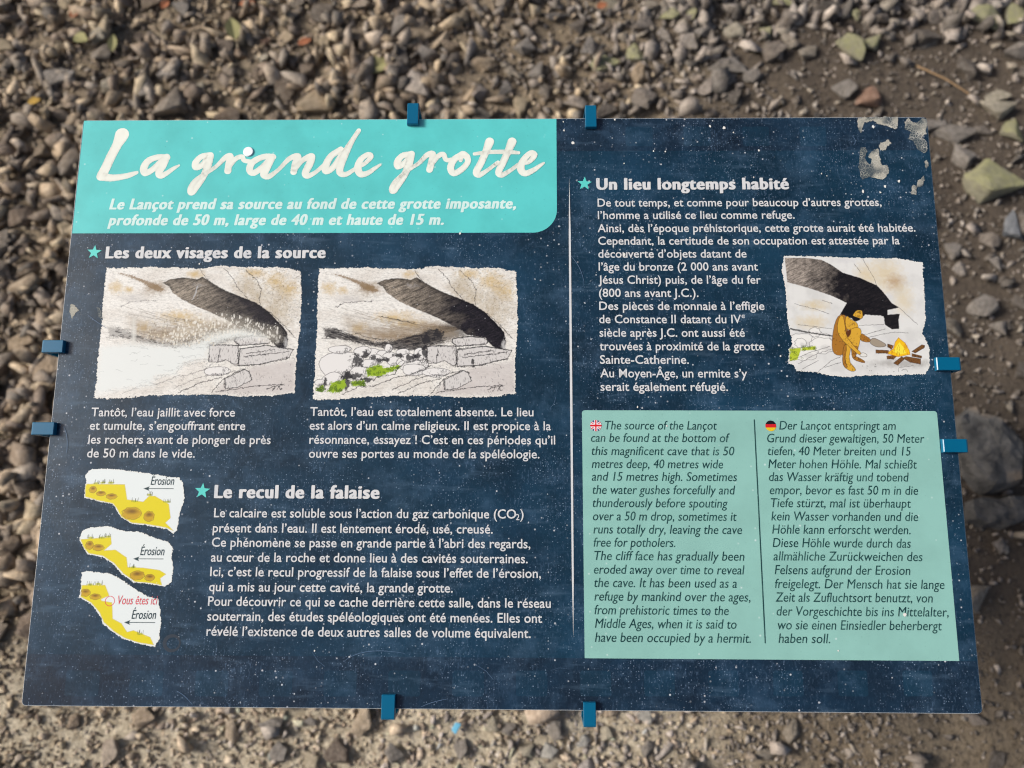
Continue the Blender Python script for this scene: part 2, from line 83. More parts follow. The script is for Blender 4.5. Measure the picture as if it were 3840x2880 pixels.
PEEL = [[(919.0,661.2),(935.7,661.6),(951.2,661.7),(965.4,661.6),(963.7,648.2),(961.0,645.6),(957.6,648.9),(949.8,651.6),(940.7,654.4),(936.7,657.7),(930.9,655.1),(925.9,653.7),(923.6,647.7),(921.0,641.4),(918.7,649.1)], [(974.2,655.6),(978.9,660.9),(981.6,656.2),(985.8,654.8),(994.3,660.2),(998.8,658.8),(997.3,644.8),(997.5,640.1),(993.6,637.8),(991.0,635.5),(997.8,629.5),(997.0,619.5),(992.3,615.6),(987.1,618.9),(981.8,628.9),(982.6,631.5),(975.6,634.9),(978.1,642.8),(973.5,646.9)], [(918.6,625.1),(924.9,623.8),(925.8,619.1),(922.8,611.9),(924.2,605.3),(930.1,602.3),(931.3,610.5),(927.8,613.2),(934.6,621.8),(939.5,621.1),(941.9,605.2),(943.0,602.6),(949.6,601.9),(949.6,593.4),(947.3,587.5),(941.5,583.6),(934.4,586.9),(927.2,587.6),(918.9,583.7),(917.2,588.9),(916.1,598.8),(917.7,617.2)], [(941.0,625.0),(943.7,629.0),(952.1,633.6),(954.8,629.0),(950.8,624.3),(948.0,620.4),(941.3,620.7)], [(973.0,567.3),(975.8,578.3),(980.3,574.4),(982.1,581.6),(990.6,588.1),(990.3,584.1),(987.2,576.3),(981.4,572.5),(979.5,564.7)], [(993.0,605.1),(995.9,607.0),(995.9,599.8),(993.3,597.9)], [(8.2,423.4),(7.7,435.6),(9.8,436.3),(13.2,432.5),(18.9,427.2),(14.9,422.7),(11.7,418.1)], [(39.2,431.8),(43.7,431.0),(45.0,418.1),(41.0,421.2)]]
CHIPS = [(584.4,630.8,4.2),(574.1,646.4,2.6),(573.3,657.5,1.8),(762.2,649.0,4.5),(745.7,651.1,3.2),(772.8,642.9,2),(801.3,620.3,2.8),(678.5,620.1,2.4),(692.5,619.4,2.6),(643.9,604.6,2.2),(872.2,591.3,2),(634.0,659.7,2.6),(936.2,649.6,4.2),(960.6,581.8,4),(944.1,575.3,4),(938.1,568.2,2.6),(918.3,569.5,4),(641.6,493.6,4),(793.8,587.2,2),(652.8,317.6,2.4),(813.1,375.2,2.2),(684.5,296.6,2.6),(928.0,98.4,4),(855.9,61.4,2),(453.3,519.2,3),(153.2,483.0,2.2),(306.8,57.6,2),(630.3,541.9,3),(878.2,588.6,1.6),(713.3,635.7,1.6)]
STONES = [('moss',1.237,1.371,0.107,0.085),('moss',1.323,1.391,0.07,0.082),('moss',0.876,1.271,0.073,0.083),('moss',0.933,1.298,0.073,0.051),('moss',0.234,1.229,0.079,0.053),('moss',0.321,1.262,0.061,0.058),('moss',0.709,1.431,0.087,0.043),('moss',0.415,1.386,0.05,0.045),('moss',0.467,1.401,0.046,0.075),('moss',0.667,1.336,0.031,0.052),('moss',1.175,0.89,0.15,0.103),('moss',1.262,1.041,0.06,0.068),('moss',0.907,1.39,0.034,0.044),('grey',0.558,1.221,0.098,0.05),('red',0.905,1.131,0.073,0.055),('pale',1.231,1.101,0.094,0.058),('pale',1.238,1.14,0.071,0.034),('grey',1.105,1.03,0.099,0.05),('grey',1.117,0.962,0.052,0.066),('grey',1.053,1.051,0.082,0.037),('grey',0.843,1.152,0.059,0.055),('bluegrey',1.214,0.776,0.057,0.074),('grey',1.101,0.567,0.07,0.058),('grey',1.06,0.712,0.038,0.043),('grey',1.153,0.676,0.038,0.042),('grey',1.138,0.515,0.043,0.046),('greybig',1.056,0.224,0.141,0.202),('greybig',1.047,0.085,0.132,0.069),('grey',1.05,0.022,0.039,0.038),('pale',-1.101,1.331,0.056,0.063),('grey',-0.894,1.409,0.053,0.043),('pale',-0.345,1.337,0.044,0.04),('grey',-0.306,1.371,0.075,0.071),('grey',-0.228,1.272,0.049,0.059),('grey',-0.904,1.219,0.055,0.058),('pale',-0.981,1.212,0.032,0.034),('pale',-1.053,1.169,0.042,0.043),('grey',-1.18,1.192,0.082,0.057),('pale',-0.67,1.271,0.046,0.029),('grey',-0.951,1.164,0.067,0.052),('pale',-0.818,1.172,0.031,0.036),('grey',-1.325,1.384,0.045,0.03),('grey',-1.286,1.228,0.038,0.044),('red',-0.663,1.327,0.034,0.024),('white',0.078,-0.381,0.037,0.033),('white',0.148,-0.362,0.028,0.023),('grey',0.277,-0.377,0.025,0.03),('grey',0.09,-0.34,0.033,0.047),('grey',-0.485,-0.343,0.052,0.034),('grey',-0.41,-0.334,0.033,0.025),('pale',0.196,-0.348,0.019,0.012),('pale',0.036,-0.381,0.019,0.016),('white',0.276,-0.317,0.028,0.013),('grey',-0.004,-0.343,0.023,0.026),('grey',-0.234,-0.387,0.037,0.042),('grey',-0.467,-0.389,0.033,0.042),('grey',-0.099,-0.378,0.028,0.042),('pale',-0.03,-0.333,0.037,0.03),('grey',0.615,1.196,0.048,0.042),('grey',0.561,1.192,0.036,0.021),('grey',0.723,1.195,0.024,0.028),('grey',0.114,1.388,0.068,0.03),('grey',0.03,1.296,0.062,0.065),('grey',0.195,1.281,0.049,0.066),('grey',0.508,1.341,0.067,0.044),('pale',0.584,1.34,0.061,0.045),('pale',0.261,1.429,0.05,0.038),('grey',-0.024,1.164,0.036,0.056),('grey',0.061,1.22,0.049,0.057)]
LEAVES = [('green',-0.748,1.344,0.046,0.077,0.3),('green',-1.056,1.289,0.023,0.056,0.1),('orange',-1.17,1.378,0.03,0.025,0.8),('orange',-1.015,1.45,0.046,0.025,0.2),('orange',-0.934,1.411,0.021,0.025,-0.6),('orange',-0.72,1.429,0.046,0.019,0),('orange',-0.556,1.31,0.038,0.022,0.3),('yellow',-1.229,1.11,0.035,0.019,0.2),('green',-1.14,1.3,0.052,0.037,-0.5),('green',-0.354,1.223,0.069,0.062,0.5),('orange',0.233,1.406,0.029,0.019,0.3),('orange',0.473,1.42,0.023,0.019,0.5)]
ROCKS = [[(0.992,0.301),(1.036,0.326),(1.042,0.309),(1.081,0.293),(1.113,0.263),(1.118,0.231),(1.106,0.189),(1.093,0.152),(1.064,0.137),(1.033,0.137),(1.001,0.162),(0.987,0.22)], [(0.993,0.116),(1.036,0.122),(1.12,0.127),(1.153,0.116),(1.145,0.076),(1.11,0.073),(1.06,0.058),(1.016,0.065),(0.99,0.078)]]
SCRATCHES = [[(338.4,47.0),(357.5,63.3),(402.9,55.5)], [(421.0,2.5),(432.1,7.9),(448.7,10.6)], [(180.5,3.3),(171.2,13.8),(162.6,16.4)], [(910.9,638.3),(916.6,631.6),(911.6,626.6)], [(720.8,100.9),(722.1,98.2),(723.4,95.5)], [(580.6,492.1),(592.7,479.4),(595.5,460.4)], [(706.1,419.8),(732.8,413.7),(738.5,407.5)], [(15.1,294.3),(22.3,282.5),(21.1,264.7)], [(29.4,422.8),(36.2,416.6),(52.4,407.2)]]
RINGSTAIN = (154.8,64.1)
TWIG = [(1.04,1.222),(1.109,1.186),(1.17,1.141)]
BLUEBIT = (-0.108,-0.341)

PW, PH = 1000.0, 662.0
TILT = math.radians(15)
PANEL_Z = 0.86
SLOPE = math.tan(math.radians(8))
rng = np.random.default_rng(11)
random.seed(5)

# ------------------------------------------------------------------ helpers
def lin(*c):
    return tuple(((v/255)/12.92 if v/255 <= .04045 else ((v/255+.055)/1.055)**2.4) for v in c)

class Nodes:
    def __init__(self, name):
        self.m = bpy.data.materials.new(name)
        self.m.use_nodes = True
        self.t = self.m.node_tree
        self.b = self.t.nodes['Principled BSDF']
    def n(self, typ, **kw):
        x = self.t.nodes.new(typ)
        for k, v in kw.items():
            setattr(x, k, v)
        return x
    def link(self, a, b):
        self.t.links.new(a, b)
    def set(self, sock, v):
        if hasattr(v, 'is_output'):
            self.t.links.new(v, sock)
        else:
            sock.default_value = v
    def math(self, op, a, b=None, c=None, clamp=False):
        x = self.n('ShaderNodeMath', operation=op, use_clamp=clamp)
        self.set(x.inputs[0], a)
        if b is not None: self.set(x.inputs[1], b)
        if c is not None: self.set(x.inputs[2], c)
        return x.outputs[0]
    def noise(self, vec, scale, detail=4, rough=.55):
        x = self.n('ShaderNodeTexNoise')
        self.link(vec, x.inputs['Vector'])
        x.inputs['Scale'].default_value = scale
        x.inputs['Detail'].default_value = detail
        x.inputs['Roughness'].default_value = rough
        return x.outputs['Fac']
    def ramp(self, fac, lo, hi):
        x = self.n('ShaderNodeMapRange')
        x.clamp = True
        self.set(x.inputs[0], fac)
        x.inputs[1].default_value = lo; x.inputs[2].default_value = hi
        return x.outputs[0]
    def mix(self, fac, a, b, blend='MIX'):
        x = self.n('ShaderNodeMix', data_type='RGBA', blend_type=blend)
        self.set(x.inputs[0], fac)
        for s, v in ((x.inputs[6], a), (x.inputs[7], b)):
            if isinstance(v, tuple): v = (*v[:3], 1.0)
            self.set(s, v)
        return x.outputs[2]
    def objcoord(self):
        return self.n('ShaderNodeTexCoord').outputs['Object']
    def bump(self, h, strength, dist):
        x = self.n('ShaderNodeBump')
        x.inputs['Strength'].default_value = strength
        x.inputs['Distance'].default_value = dist
        self.link(h, x.inputs['Height'])
        self.link(x.outputs[0], self.b.inputs['Normal'])
    def done(self, base, rough=.6, spec=.5):
        if isinstance(base, tuple): base = (*base[:3], 1.0)
        self.set(self.b.inputs['Base Color'], base)
        self.set(self.b.inputs['Roughness'], rough)
        self.b.inputs['Specular IOR Level'].default_value = spec
        return self.m

GLOSS = .27
def speckle(N, co, cell, r0, r1, keep, seed):
    """small chips and lime specks: 1 inside a speck, on a share of the cells"""
    mp = N.n('ShaderNodeMapping'); N.link(co, mp.inputs[0])
    mp.inputs['Location'].default_value = (seed*.371, seed*.137, 0)
    v = N.n('ShaderNodeTexVoronoi', voronoi_dimensions='2D')
    N.link(mp.outputs[0], v.inputs['Vector'])
    v.inputs['Scale'].default_value = 1/cell
    sep = N.n('ShaderNodeSeparateColor'); N.link(v.outputs['Color'], sep.inputs[0])
    rad = N.math('MULTIPLY_ADD', sep.outputs[1], (r1-r0)/cell, r0/cell)
    inside = N.ramp(N.math('SUBTRACT', v.outputs['Distance'], rad), .05, -.05)
    k = N.math('LESS_THAN', sep.outputs[0], keep) if not hasattr(keep, 'is_output') else N.math('LESS_THAN', sep.outputs[0], keep)
    bright = N.math('MULTIPLY_ADD', sep.outputs[2], .9, .1)
    return N.math('MULTIPLY', N.math('MULTIPLY', inside, k), bright)

def navy_material(name, col_a, col_b):
    N = Nodes(name)
    co = N.objcoord()
    base = N.mix(N.ramp(N.noise(co, 9, 5, .6), .35, .68), col_a, col_b)
    # dull film of dust and lime left by dried water
    film = N.math('MULTIPLY', N.ramp(N.noise(co, 11, 6, .68), .42, .72), .34)
    base = N.mix(film, base, lin(34, 74, 104))
    film = N.math('MULTIPLY', N.ramp(N.noise(co, 24, 7, .7), .5, .75), .16)
    base = N.mix(film, base, lin(110, 145, 180))
    wipe = N.n('ShaderNodeMapping'); N.link(co, wipe.inputs[0])
    wipe.inputs['Rotation'].default_value = (0, 0, .5); wipe.inputs['Scale'].default_value = (1, 6, 1)
    film = N.math('MULTIPLY', N.ramp(N.noise(wipe.outputs[0], 16, 5, .6), .56, .76), .16)
    base = N.mix(film, base, lin(120, 150, 178))
    streaks = N.n('ShaderNodeMapping'); N.link(co, streaks.inputs[0])
    streaks.inputs['Scale'].default_value = (1, .35, 1)
    fine = N.math('MULTIPLY', N.ramp(N.noise(streaks.outputs[0], 420, 3, .7), .54, .80), .5)
    patch = N.math('MULTIPLY', N.ramp(N.noise(co, 7.5, 3, .6), .38, .66), N.ramp(N.noise(co, 38, 3, .6), .36, .62))
    base = N.mix(N.math('MULTIPLY', fine, N.math('MULTIPLY_ADD', patch, .8, .2)), base, lin(125, 155, 190))
    dens1 = N.math('MULTIPLY_ADD', patch, .85, .10)
    s1 = speckle(N, co, .0027, .00015, .00058, dens1, 3)
    dens2 = N.math('MULTIPLY_ADD', N.math('MULTIPLY', N.ramp(N.noise(co, 5.0, 2), .42, .64), N.ramp(N.noise(co, 26, 3), .42, .6)), .42, .03)
    s2 = speckle(N, co, .0070, .0002, .0010, dens2, 8)
    base = N.mix(N.math('MULTIPLY', s1, .55), base, lin(160, 180, 205))
    base = N.mix(N.math('MULTIPLY', s2, .85), base, lin(205, 208, 214))
    r = N.math('MULTIPLY_ADD', N.noise(co, 30, 4), .12, GLOSS-.06)
    N.bump(N.noise(co, 260, 3), .06, .0006)
    return N.done(base, r, .5)

def print_material(name, col, var=.06, dots=0.0, rough=None):
    N = Nodes(name)
    co = N.objcoord()
    c2 = tuple(v*(1-var*3) for v in col)
    base = N.mix(N.ramp(N.noise(co, 22, 5, .6), .4, .75), col, c2)
    if dots:
        s = speckle(N, co, .0065, .0002, .00055, .22, 5)
        base = N.mix(N.math('MULTIPLY', s, dots), base, tuple(v*.35 for v in col))
        s = speckle(N, co, .016, .0003, .0008, .2, 9)
        base = N.mix(N.math('MULTIPLY', s, .6), base, (.82, .86, .86))
    return N.done(base, rough or GLOSS, .5)

def worn_text_material(name, col, worn, amount):
    """lettering: flecks where the ink has gone"""
    N = Nodes(name)
    co = N.objcoord()
    s = speckle(N, co, .0052, .0003, .0009, amount, 21)
    base = N.mix(N.math('MULTIPLY', s, .8), col, worn)
    base = N.mix(N.math('MULTIPLY', N.ramp(N.noise(co, 60, 4), .45, .8), .22), base, worn)
    return N.done(base, GLOSS, .5)

def plain(name, col, rough=.5, spec=.5, var=.12, scale=40, metallic=0):
    N = Nodes(name)
    co = N.objcoord()
    base = N.mix(N.noise(co, scale, 4), tuple(v*(1-var) for v in col), tuple(min(1, v*(1+var)) for v in col))
    N.b.inputs['Metallic'].default_value = metallic
    return N.done(base, rough, spec)

def obj(name, me, mat, parent=None, **props):
    o = bpy.data.objects.new(name, me)
    COL.objects.link(o)
    if mat is not None and not me.materials:
        me.materials.append(mat)
    if parent is not None: o.parent = parent
    for k, v in props.items(): o[k] = v
    return o

def mesh(name, verts, faces):
    me = bpy.data.meshes.new(name)
    me.from_pydata([tuple(map(float, v)) for v in verts], [], faces)
    me.update()
    return me

def flat(name, polys, z, mat, parent, **props):
    """flat print: polygons in panel millimetres at z millimetres above the board"""
    V, F = [], []
    for p in polys:
        area = sum(p[i-1][0]*p[i][1]-p[i][0]*p[i-1][1] for i in range(len(p)))
        if area < 0: p = p[::-1]
        F.append(tuple(range(len(V), len(V)+len(p))))
        V += [(x/1000, y/1000, z/1000) for x, y in p]
    return obj(name, mesh(name, V, F), mat, parent, **props)

def rounded(x0, y0, x1, y1, r, corners=(1, 1, 1, 1), n=8):
    """corners order: bottom-left, bottom-right, top-right, top-left"""
    out = []
    cs = [(x0, y0, 180, 1, 1), (x1, y0, 270, -1, 1), (x1, y1, 0, -1, -1), (x0, y1, 90, 1, -1)]
    for (cx, cy, a0, sx, sy), on in zip(cs, corners):
        if not on: out.append((cx, cy)); continue
        for i in range(n+1):
            a = math.radians(a0+90*i/n)
            out.append((cx+sx*r+r*math.cos(a), cy+sy*r+r*math.sin(a)))
    return out

def jitter_poly(p, step, amp, seed):
    r = random.Random(seed); out = []
    for i in range(len(p)):
        a, b = Vector(p[i]), Vector(p[(i+1) % len(p)])
        n = max(1, int((b-a).length/step))
        for k in range(n):
            q = a.lerp(b, k/n)
            out.append((q.x+r.uniform(-amp, amp), q.y+r.uniform(-amp, amp)))
    return out

# ------------------------------------------------------------------ ground
def vnoise(x, y, seed=0):
    """smooth value noise in 2D"""
    xi = np.floor(x).astype(np.int64); yi = np.floor(y).astype(np.int64)
    fx = x-xi; fy = y-yi
    fx = fx*fx*(3-2*fx); fy = fy*fy*(3-2*fy)
    def h(a, b):
        n = (a*374761393+b*668265263+seed*974711) & 0x7fffffff
        n = ((n ^ (n >> 13))*1274126177) & 0x7fffffff
        n = n ^ (n >> 16)
        return (n & 0xffff)/65535.0
    return (h(xi, yi)*(1-fx)+h(xi+1, yi)*fx)*(1-fy)+(h(xi, yi+1)*(1-fx)+h(xi+1, yi+1)*fx)*fy
def fbm(x, y, seed=0, oct=4):
    s = 0; a = .5; t = 0
    for i in range(oct):
        s = s+a*vnoise(x*2**i, y*2**i, seed+i*17); t += a; a *= .55
    return s/t
def gz(x, y):
    x = np.asarray(x, float); y = np.asarray(y, float)
    return SLOPE*np.clip(y, -4, 5)+.05*(fbm(x*1.7+9, y*1.7+5, 3)-.5)+.02*(fbm(x*9, y*9, 5)-.5)

def ground_material():
    N = Nodes('soil')
    co = N.objcoord()
    a = N.mix(N.ramp(N.noise(co, 3.0, 6, .6), .35, .65), lin(124, 110, 91), lin(160, 145, 122))
    a = N.mix(N.ramp(N.noise(co, 55, 5, .7), .45, .75), a, lin(150, 136, 118))
    a = N.mix(N.ramp(N.noise(co, 90, 4, .7), .50, .75), a, lin(48, 38, 31))
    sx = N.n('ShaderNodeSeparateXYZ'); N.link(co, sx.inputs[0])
    dry = N.math('MULTIPLY', N.ramp(N.math('ADD', sx.outputs[1], N.math('MULTIPLY', N.noise(co, 6, 4), .25)), -.02, -.18), N.ramp(N.math('ADD', sx.outputs[0], N.math('MULTIPLY', N.noise(co, 5, 4), .3)), .75, .35))  # blend to a paler soil tone in front of the sign, fading out rightwards
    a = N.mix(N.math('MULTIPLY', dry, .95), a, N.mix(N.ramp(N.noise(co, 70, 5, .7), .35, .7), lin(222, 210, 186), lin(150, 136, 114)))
    dark_soil = N.ramp(N.math('MULTIPLY_ADD', N.noise(co, 2.2, 4), .9, N.math('ADD', sx.outputs[0], -.45)), .25, .75)  # mask for a darker soil tone towards the right, weaker at the front
    dark_soil = N.math('MULTIPLY', dark_soil, N.math('MULTIPLY_ADD', N.ramp(sx.outputs[1], -.34, -.08), .8, .2))
    a = N.mix(N.math('MULTIPLY', dark_soil, .75), a, N.mix(N.noise(co, 45, 5, .7), lin(52, 45, 41), lin(92, 83, 77)))
    h = N.math('ADD', N.noise(co, 40, 6, .7), N.math('MULTIPLY', N.noise(co, 160, 4, .7), .4))
    N.bump(h, 1.0, .012)
    return N.done(a, .95, .2)

def grid_ground():
    xs = np.concatenate([np.linspace(-9, -2.0, 22)[:-1], np.linspace(-2.0, 2.0, 200), np.linspace(2.0, 9, 22)[1:]])
    ys = np.concatenate([np.linspace(-7, -.9, 20)[:-1], np.linspace(-.9, 2.2, 155), np.linspace(2.2, 10, 24)[1:]])
    X, Y = np.meshgrid(xs, ys)
    Z = gz(X, Y)+.012*(fbm(X*26, Y*26, 8)-.5)
    n, m = X.shape
    V = np.stack([X.ravel(), Y.ravel(), Z.ravel()], 1)
    idx = np.arange(n*m).reshape(n, m)
    F = np.stack([idx[:-1, :-1].ravel(), idx[:-1, 1:].ravel(), idx[1:, 1:].ravel(), idx[1:, :-1].ravel()], 1)
    return V, F

def fast_mesh(name, V, F, smooth=False, attr=None):
    me = bpy.data.meshes.new(name)
    k = F.shape[1]
    me.vertices.add(len(V)); me.loops.add(F.size); me.polygons.add(len(F))
    me.vertices.foreach_set('co', np.ascontiguousarray(V, np.float32).ravel())
    me.loops.foreach_set('vertex_index', np.ascontiguousarray(F, np.int32).ravel())
    me.polygons.foreach_set('loop_start', np.arange(0, F.size, k, dtype=np.int32))
    if attr is not None:
        ca = me.color_attributes.new('tint', 'FLOAT_COLOR', 'POINT')
        full = np.ones((len(V), 4), np.float32); full[:, :3] = attr
        ca.data.foreach_set('color', full.ravel())
    me.update(calc_edges=True)
    me.validate()
    if smooth:
        me.polygons.foreach_set('use_smooth', np.ones(len(F), bool)); me.update()
    return me

V, F = grid_ground()
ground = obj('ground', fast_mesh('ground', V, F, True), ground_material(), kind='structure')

def hull(npts, squash, seed):
    r = random.Random(seed)
    bm = bmesh.new()
    for i in range(npts):
        v = Vector((r.gauss(0, 1), r.gauss(0, 1), r.gauss(0, 1))).normalized()*r.uniform(.85, 1.1)
        # flatten towards random facets for an angular, broken look
        v.x = max(-.8, min(.85, v.x)); v.z = max(-.75, min(.7, v.z))
        bm.verts.new((v.x, v.y*squash[0], v.z*squash[1]))
    bmesh.ops.convex_hull(bm, input=bm.verts)
    for v in [v for v in bm.verts if not v.link_faces]: bm.verts.remove(v)
    bmesh.ops.triangulate(bm, faces=bm.faces)
    return bm

TEMPL = []
for i in range(40):
    bm = hull(8+i % 3, (random.uniform(.42, .9), random.uniform(.3, .62)), 100+i)
    bm.verts.ensure_lookup_table()
    TEMPL.append((np.array([v.co[:] for v in bm.verts])*np.array([random.uniform(1.0, 1.45), 1.05, 1.05]), np.array([[v.index for v in f.verts] for f in bm.faces])))
    bm.free()

def stone_tints(x, y, n):
    """colours of the gravel: warm tan scree on one side, dark grey debris on the other"""
    pal = np.array([lin(150, 131, 108), lin(134, 116, 96), lin(116, 100, 84), lin(164, 146, 122), lin(138, 124, 110), lin(124, 113, 102), lin(182, 164, 136), lin(104, 88, 74)])
    palr = np.array([lin(122, 112, 104), lin(102, 93, 86), lin(138, 127, 119), lin(88, 79, 72), lin(114, 103, 94), lin(150, 140, 132), lin(128, 118, 106), lin(80, 71, 64)])
    t = np.clip((x+.35+.6*(fbm(x*1.5, y*1.5, 40)-.5))/.9, 0, 1)
    pick = rng.integers(0, 8, n)
    c = np.where((rng.random(n) < t)[:, None], palr[pick], pal[pick])
    c = c*np.array([1.52, 1.50, 1.43])
    pale = np.clip((-.16-y)/.08, 0, 1)*np.clip((.55-x)/.3, 0, 1)*np.clip((x+.95)/.3, 0, 1)
    c = c*rng.uniform(.6, 1.3, (n, 1))*(1+.9*pale[:, None])
    c = c*(1+pale[:, None]*np.array([-.05, .0, .10]))
    return c/np.maximum(1, c.max(1, keepdims=True)/.66)

def rot_mats(n, lie=.75):
    a = rng.uniform(0, 2*np.pi, n); b = rng.normal(0, lie, n); c = rng.normal(0, lie, n)
    ca, sa, cb, sb, cc, sc = np.cos(a), np.sin(a), np.cos(b), np.sin(b), np.cos(c), np.sin(c)
    R = np.zeros((n, 3, 3))
    R[:, 0, 0] = ca*cb; R[:, 0, 1] = ca*sb*sc-sa*cc; R[:, 0, 2] = ca*sb*cc+sa*sc
    R[:, 1, 0] = sa*cb; R[:, 1, 1] = sa*sb*sc+ca*cc; R[:, 1, 2] = sa*sb*cc-ca*sc
    R[:, 2, 0] = -sb; R[:, 2, 1] = cb*sc; R[:, 2, 2] = cb*cc
    return R

def scatter(x, y, size, sink):
    n = len(x)
    z = gz(x, y)+size*sink
    R = rot_mats(n); tint = stone_tints(x, y, n)
    which = rng.integers(0, len(TEMPL), n)
    VV, FF, CC = [], [], []; off = 0
    for t, (tv, tf) in enumerate(TEMPL):
        s = np.where(which == t)[0]
        if not len(s): continue
        v = np.einsum('nij,kj->nki', R[s], tv)*size[s][:, None, None]
        v += np.stack([x[s], y[s], z[s]], 1)[:, None, :]
        VV.append(v.reshape(-1, 3))
        FF.append((tf[None]+(np.arange(len(s))*len(tv))[:, None, None]+off).reshape(-1, 3))
        CC.append(np.repeat(tint[s], len(tv), 0)); off += len(s)*len(tv)
    return np.concatenate(VV), np.concatenate(FF), np.concatenate(CC)

def gravel_material(name, attr):
    N = Nodes(name)
    co = N.objcoord()
    if attr:
        a = N.n('ShaderNodeVertexColor', layer_name='tint'); base = a.outputs[0]
    else:
        a = N.n('ShaderNodeObjectInfo'); base = a.outputs['Color']
    sc = 1.0 if attr else .13
    base = N.mix(N.ramp(N.noise(co, 45*sc, 5, .65), .3, .75), N.mix(.45, base, (0, 0, 0)), N.mix(.16, base, (1, .97, .9)))
    base = N.mix(N.math('MULTIPLY', N.ramp(N.noise(co, 150*sc, 3, .7), .55, .8), .35), base, lin(60, 52, 45))
    h = N.math('ADD', N.noise(co, 120*sc, 5, .7), N.math('MULTIPLY', N.noise(co, 30*sc, 3), .7))
    N.bump(h, .7, .006 if attr else .05)
    return N.done(base, .9, .25)
GRAVEL = gravel_material('gravel_stone', True)
STONE = gravel_material('loose_stone', False)

def zone(n, x0, x1, y0, y1): return rng.uniform(x0, x1, n), rng.uniform(y0, y1, n)
parts = []
def coarse_mask(x, y):
    """how much of the ground is open angular scree (1) rather than trodden soil (0)"""
    m = 1-np.clip((x+.9)/.75, 0, 1)                 # scree bank on one side
    m = np.maximum(m, np.clip((y-1.02)/.12, 0, 1)*(1-np.clip((x-.35)/.45, 0, 1)*np.clip((1.38-y)/.1, 0, 1)))
    m = np.where((y < -.15), .03+.10*m, m)
    return np.clip(m+.5*(fbm(x*4, y*4, 60)-.5), 0.06, 1)
x, y = zone(34000, -2.0, 1.9, -.8, 2.1)
keep = rng.random(len(x)) < coarse_mask(x, y)
x, y = x[keep], y[keep]
s = np.clip(rng.lognormal(math.log(.0152), .52, len(x))*(.55+.9*np.clip((fbm(x*3.2, y*3.2, 91)-.25)*2, 0, 1)), .005, .042)
parts.append((x, y, s, .30))
x, y = zone(32000, -1.7, 1.7, -.7, 2.0)
s = np.clip(rng.lognormal(math.log(.0054), .42, len(x)), .002, .013)
parts.append((x, y, s, .35))
# pale pebbles of the trodden patch below the sign
x, y = zone(420, -.75, .45, -.75, -.16)
s = np.clip(rng.lognormal(math.log(.0095), .45, len(x)), .004, .022)
parts.append((x, y, s, .12))
x, y = zone(11000, -1.15, .8, -.75, -.14)
s = np.clip(rng.lognormal(math.log(.0050), .42, len(x)), .002, .013)
parts.append((x, y, s, .10))
x, y = zone(7000, -5, 5, -3.5, 5.5)
keep = (np.abs(x) > 1.9) | (y > 2.0) | (y < -.7)
x, y = x[keep], y[keep]
s = np.clip(rng.lognormal(math.log(.017), .45, len(x)), .008, .04)
parts.append((x, y, s, .3))
VV, FF, CC = [], [], []; off = 0
for p in parts:
    v, f, c = scatter(*p)
    if p is parts[2]: c = np.clip(c*1.15, 0, .62)
    VV.append(v); FF.append(f+off); CC.append(c); off += len(v)
obj('gravel', fast_mesh('gravel', np.concatenate(VV), np.concatenate(FF), False, np.concatenate(CC)), GRAVEL,
    kind='stuff', label='small angular limestone gravel covering the trodden ground', category='gravel')

# ------------------------------------------------------------------ loose stones, each one an object
def stone_mesh(seed, squash, sub=1, rough=.05):
    bm = hull(9+seed % 3, squash, seed)
    bmesh.ops.bevel(bm, geom=bm.edges[:], offset=.035, segments=1, affect='EDGES')
    bmesh.ops.triangulate(bm, faces=bm.faces)
    from mathutils import noise as mn
    bmesh.ops.subdivide_edges(bm, edges=[e for e in bm.edges if e.calc_length() > .12], cuts=2, use_grid_fill=True)
    bmesh.ops.triangulate(bm, faces=bm.faces)
    for v in bm.verts:
        v.co *= 1+rough*1.6*(mn.noise(v.co*2.1+Vector((seed, 0, 0))))+rough*1.3*mn.noise(v.co*5+Vector((0, seed, 0)))+rough*.7*mn.noise(v.co*11+Vector((0, 0, seed)))
    me = bpy.data.meshes.new('stone'); bm.to_mesh(me); bm.free()
    me.polygons.foreach_set('use_smooth', np.ones(len(me.polygons), bool))
    me.set_sharp_from_angle(angle=math.radians(28))
    co = np.array([v.co[:] for v in me.vertices])
    ext = co.max(0)-co.min(0)
    co = (co-(co.max(0)+co.min(0))/2)/ext[0]         # unit length along x, centred
    me.vertices.foreach_set('co', co.astype(np.float32).ravel()); me.update()
    return me, ext[1]/ext[0], ext[2]/ext[0]
SM = [stone_mesh(300+i, (random.uniform(.6, .95), random.uniform(.42, .68))) for i in range(18)]

def moss_material():
    N = Nodes('mossy_stone')
    co = N.objcoord()
    a = N.n('ShaderNodeObjectInfo')
    rock = N.mix(N.ramp(N.noise(co, 9, 5, .65), .3, .75), N.mix(.4, a.outputs['Color'], (0, 0, 0)), a.outputs['Color'])
    g = N.n('ShaderNodeNewGeometry'); sx = N.n('ShaderNodeSeparateXYZ'); N.link(g.outputs['Normal'], sx.inputs[0])
    m = N.ramp(N.math('ADD', N.math('MULTIPLY', sx.outputs[2], .35), N.noise(co, 5, 5, .65)), .62, .98)
    green = N.mix(N.noise(co, 16, 5, .7), lin(158, 157, 100), lin(214, 211, 160))
    base = N.mix(N.math('MULTIPLY', m, .85), rock, green)
    N.bump(N.noise(co, 26, 6, .7), .8, .03)
    return N.done(base, .95, .15)
MOSS = moss_material()
moss_meshes = []
for i in range(6):
    m0 = SM[i*3][0].copy(); m0.materials.clear(); m0.materials.append(MOSS); moss_meshes.append((m0, SM[i*3][1], SM[i*3][2]))
for m0 in SM: m0[0].materials.append(STONE)

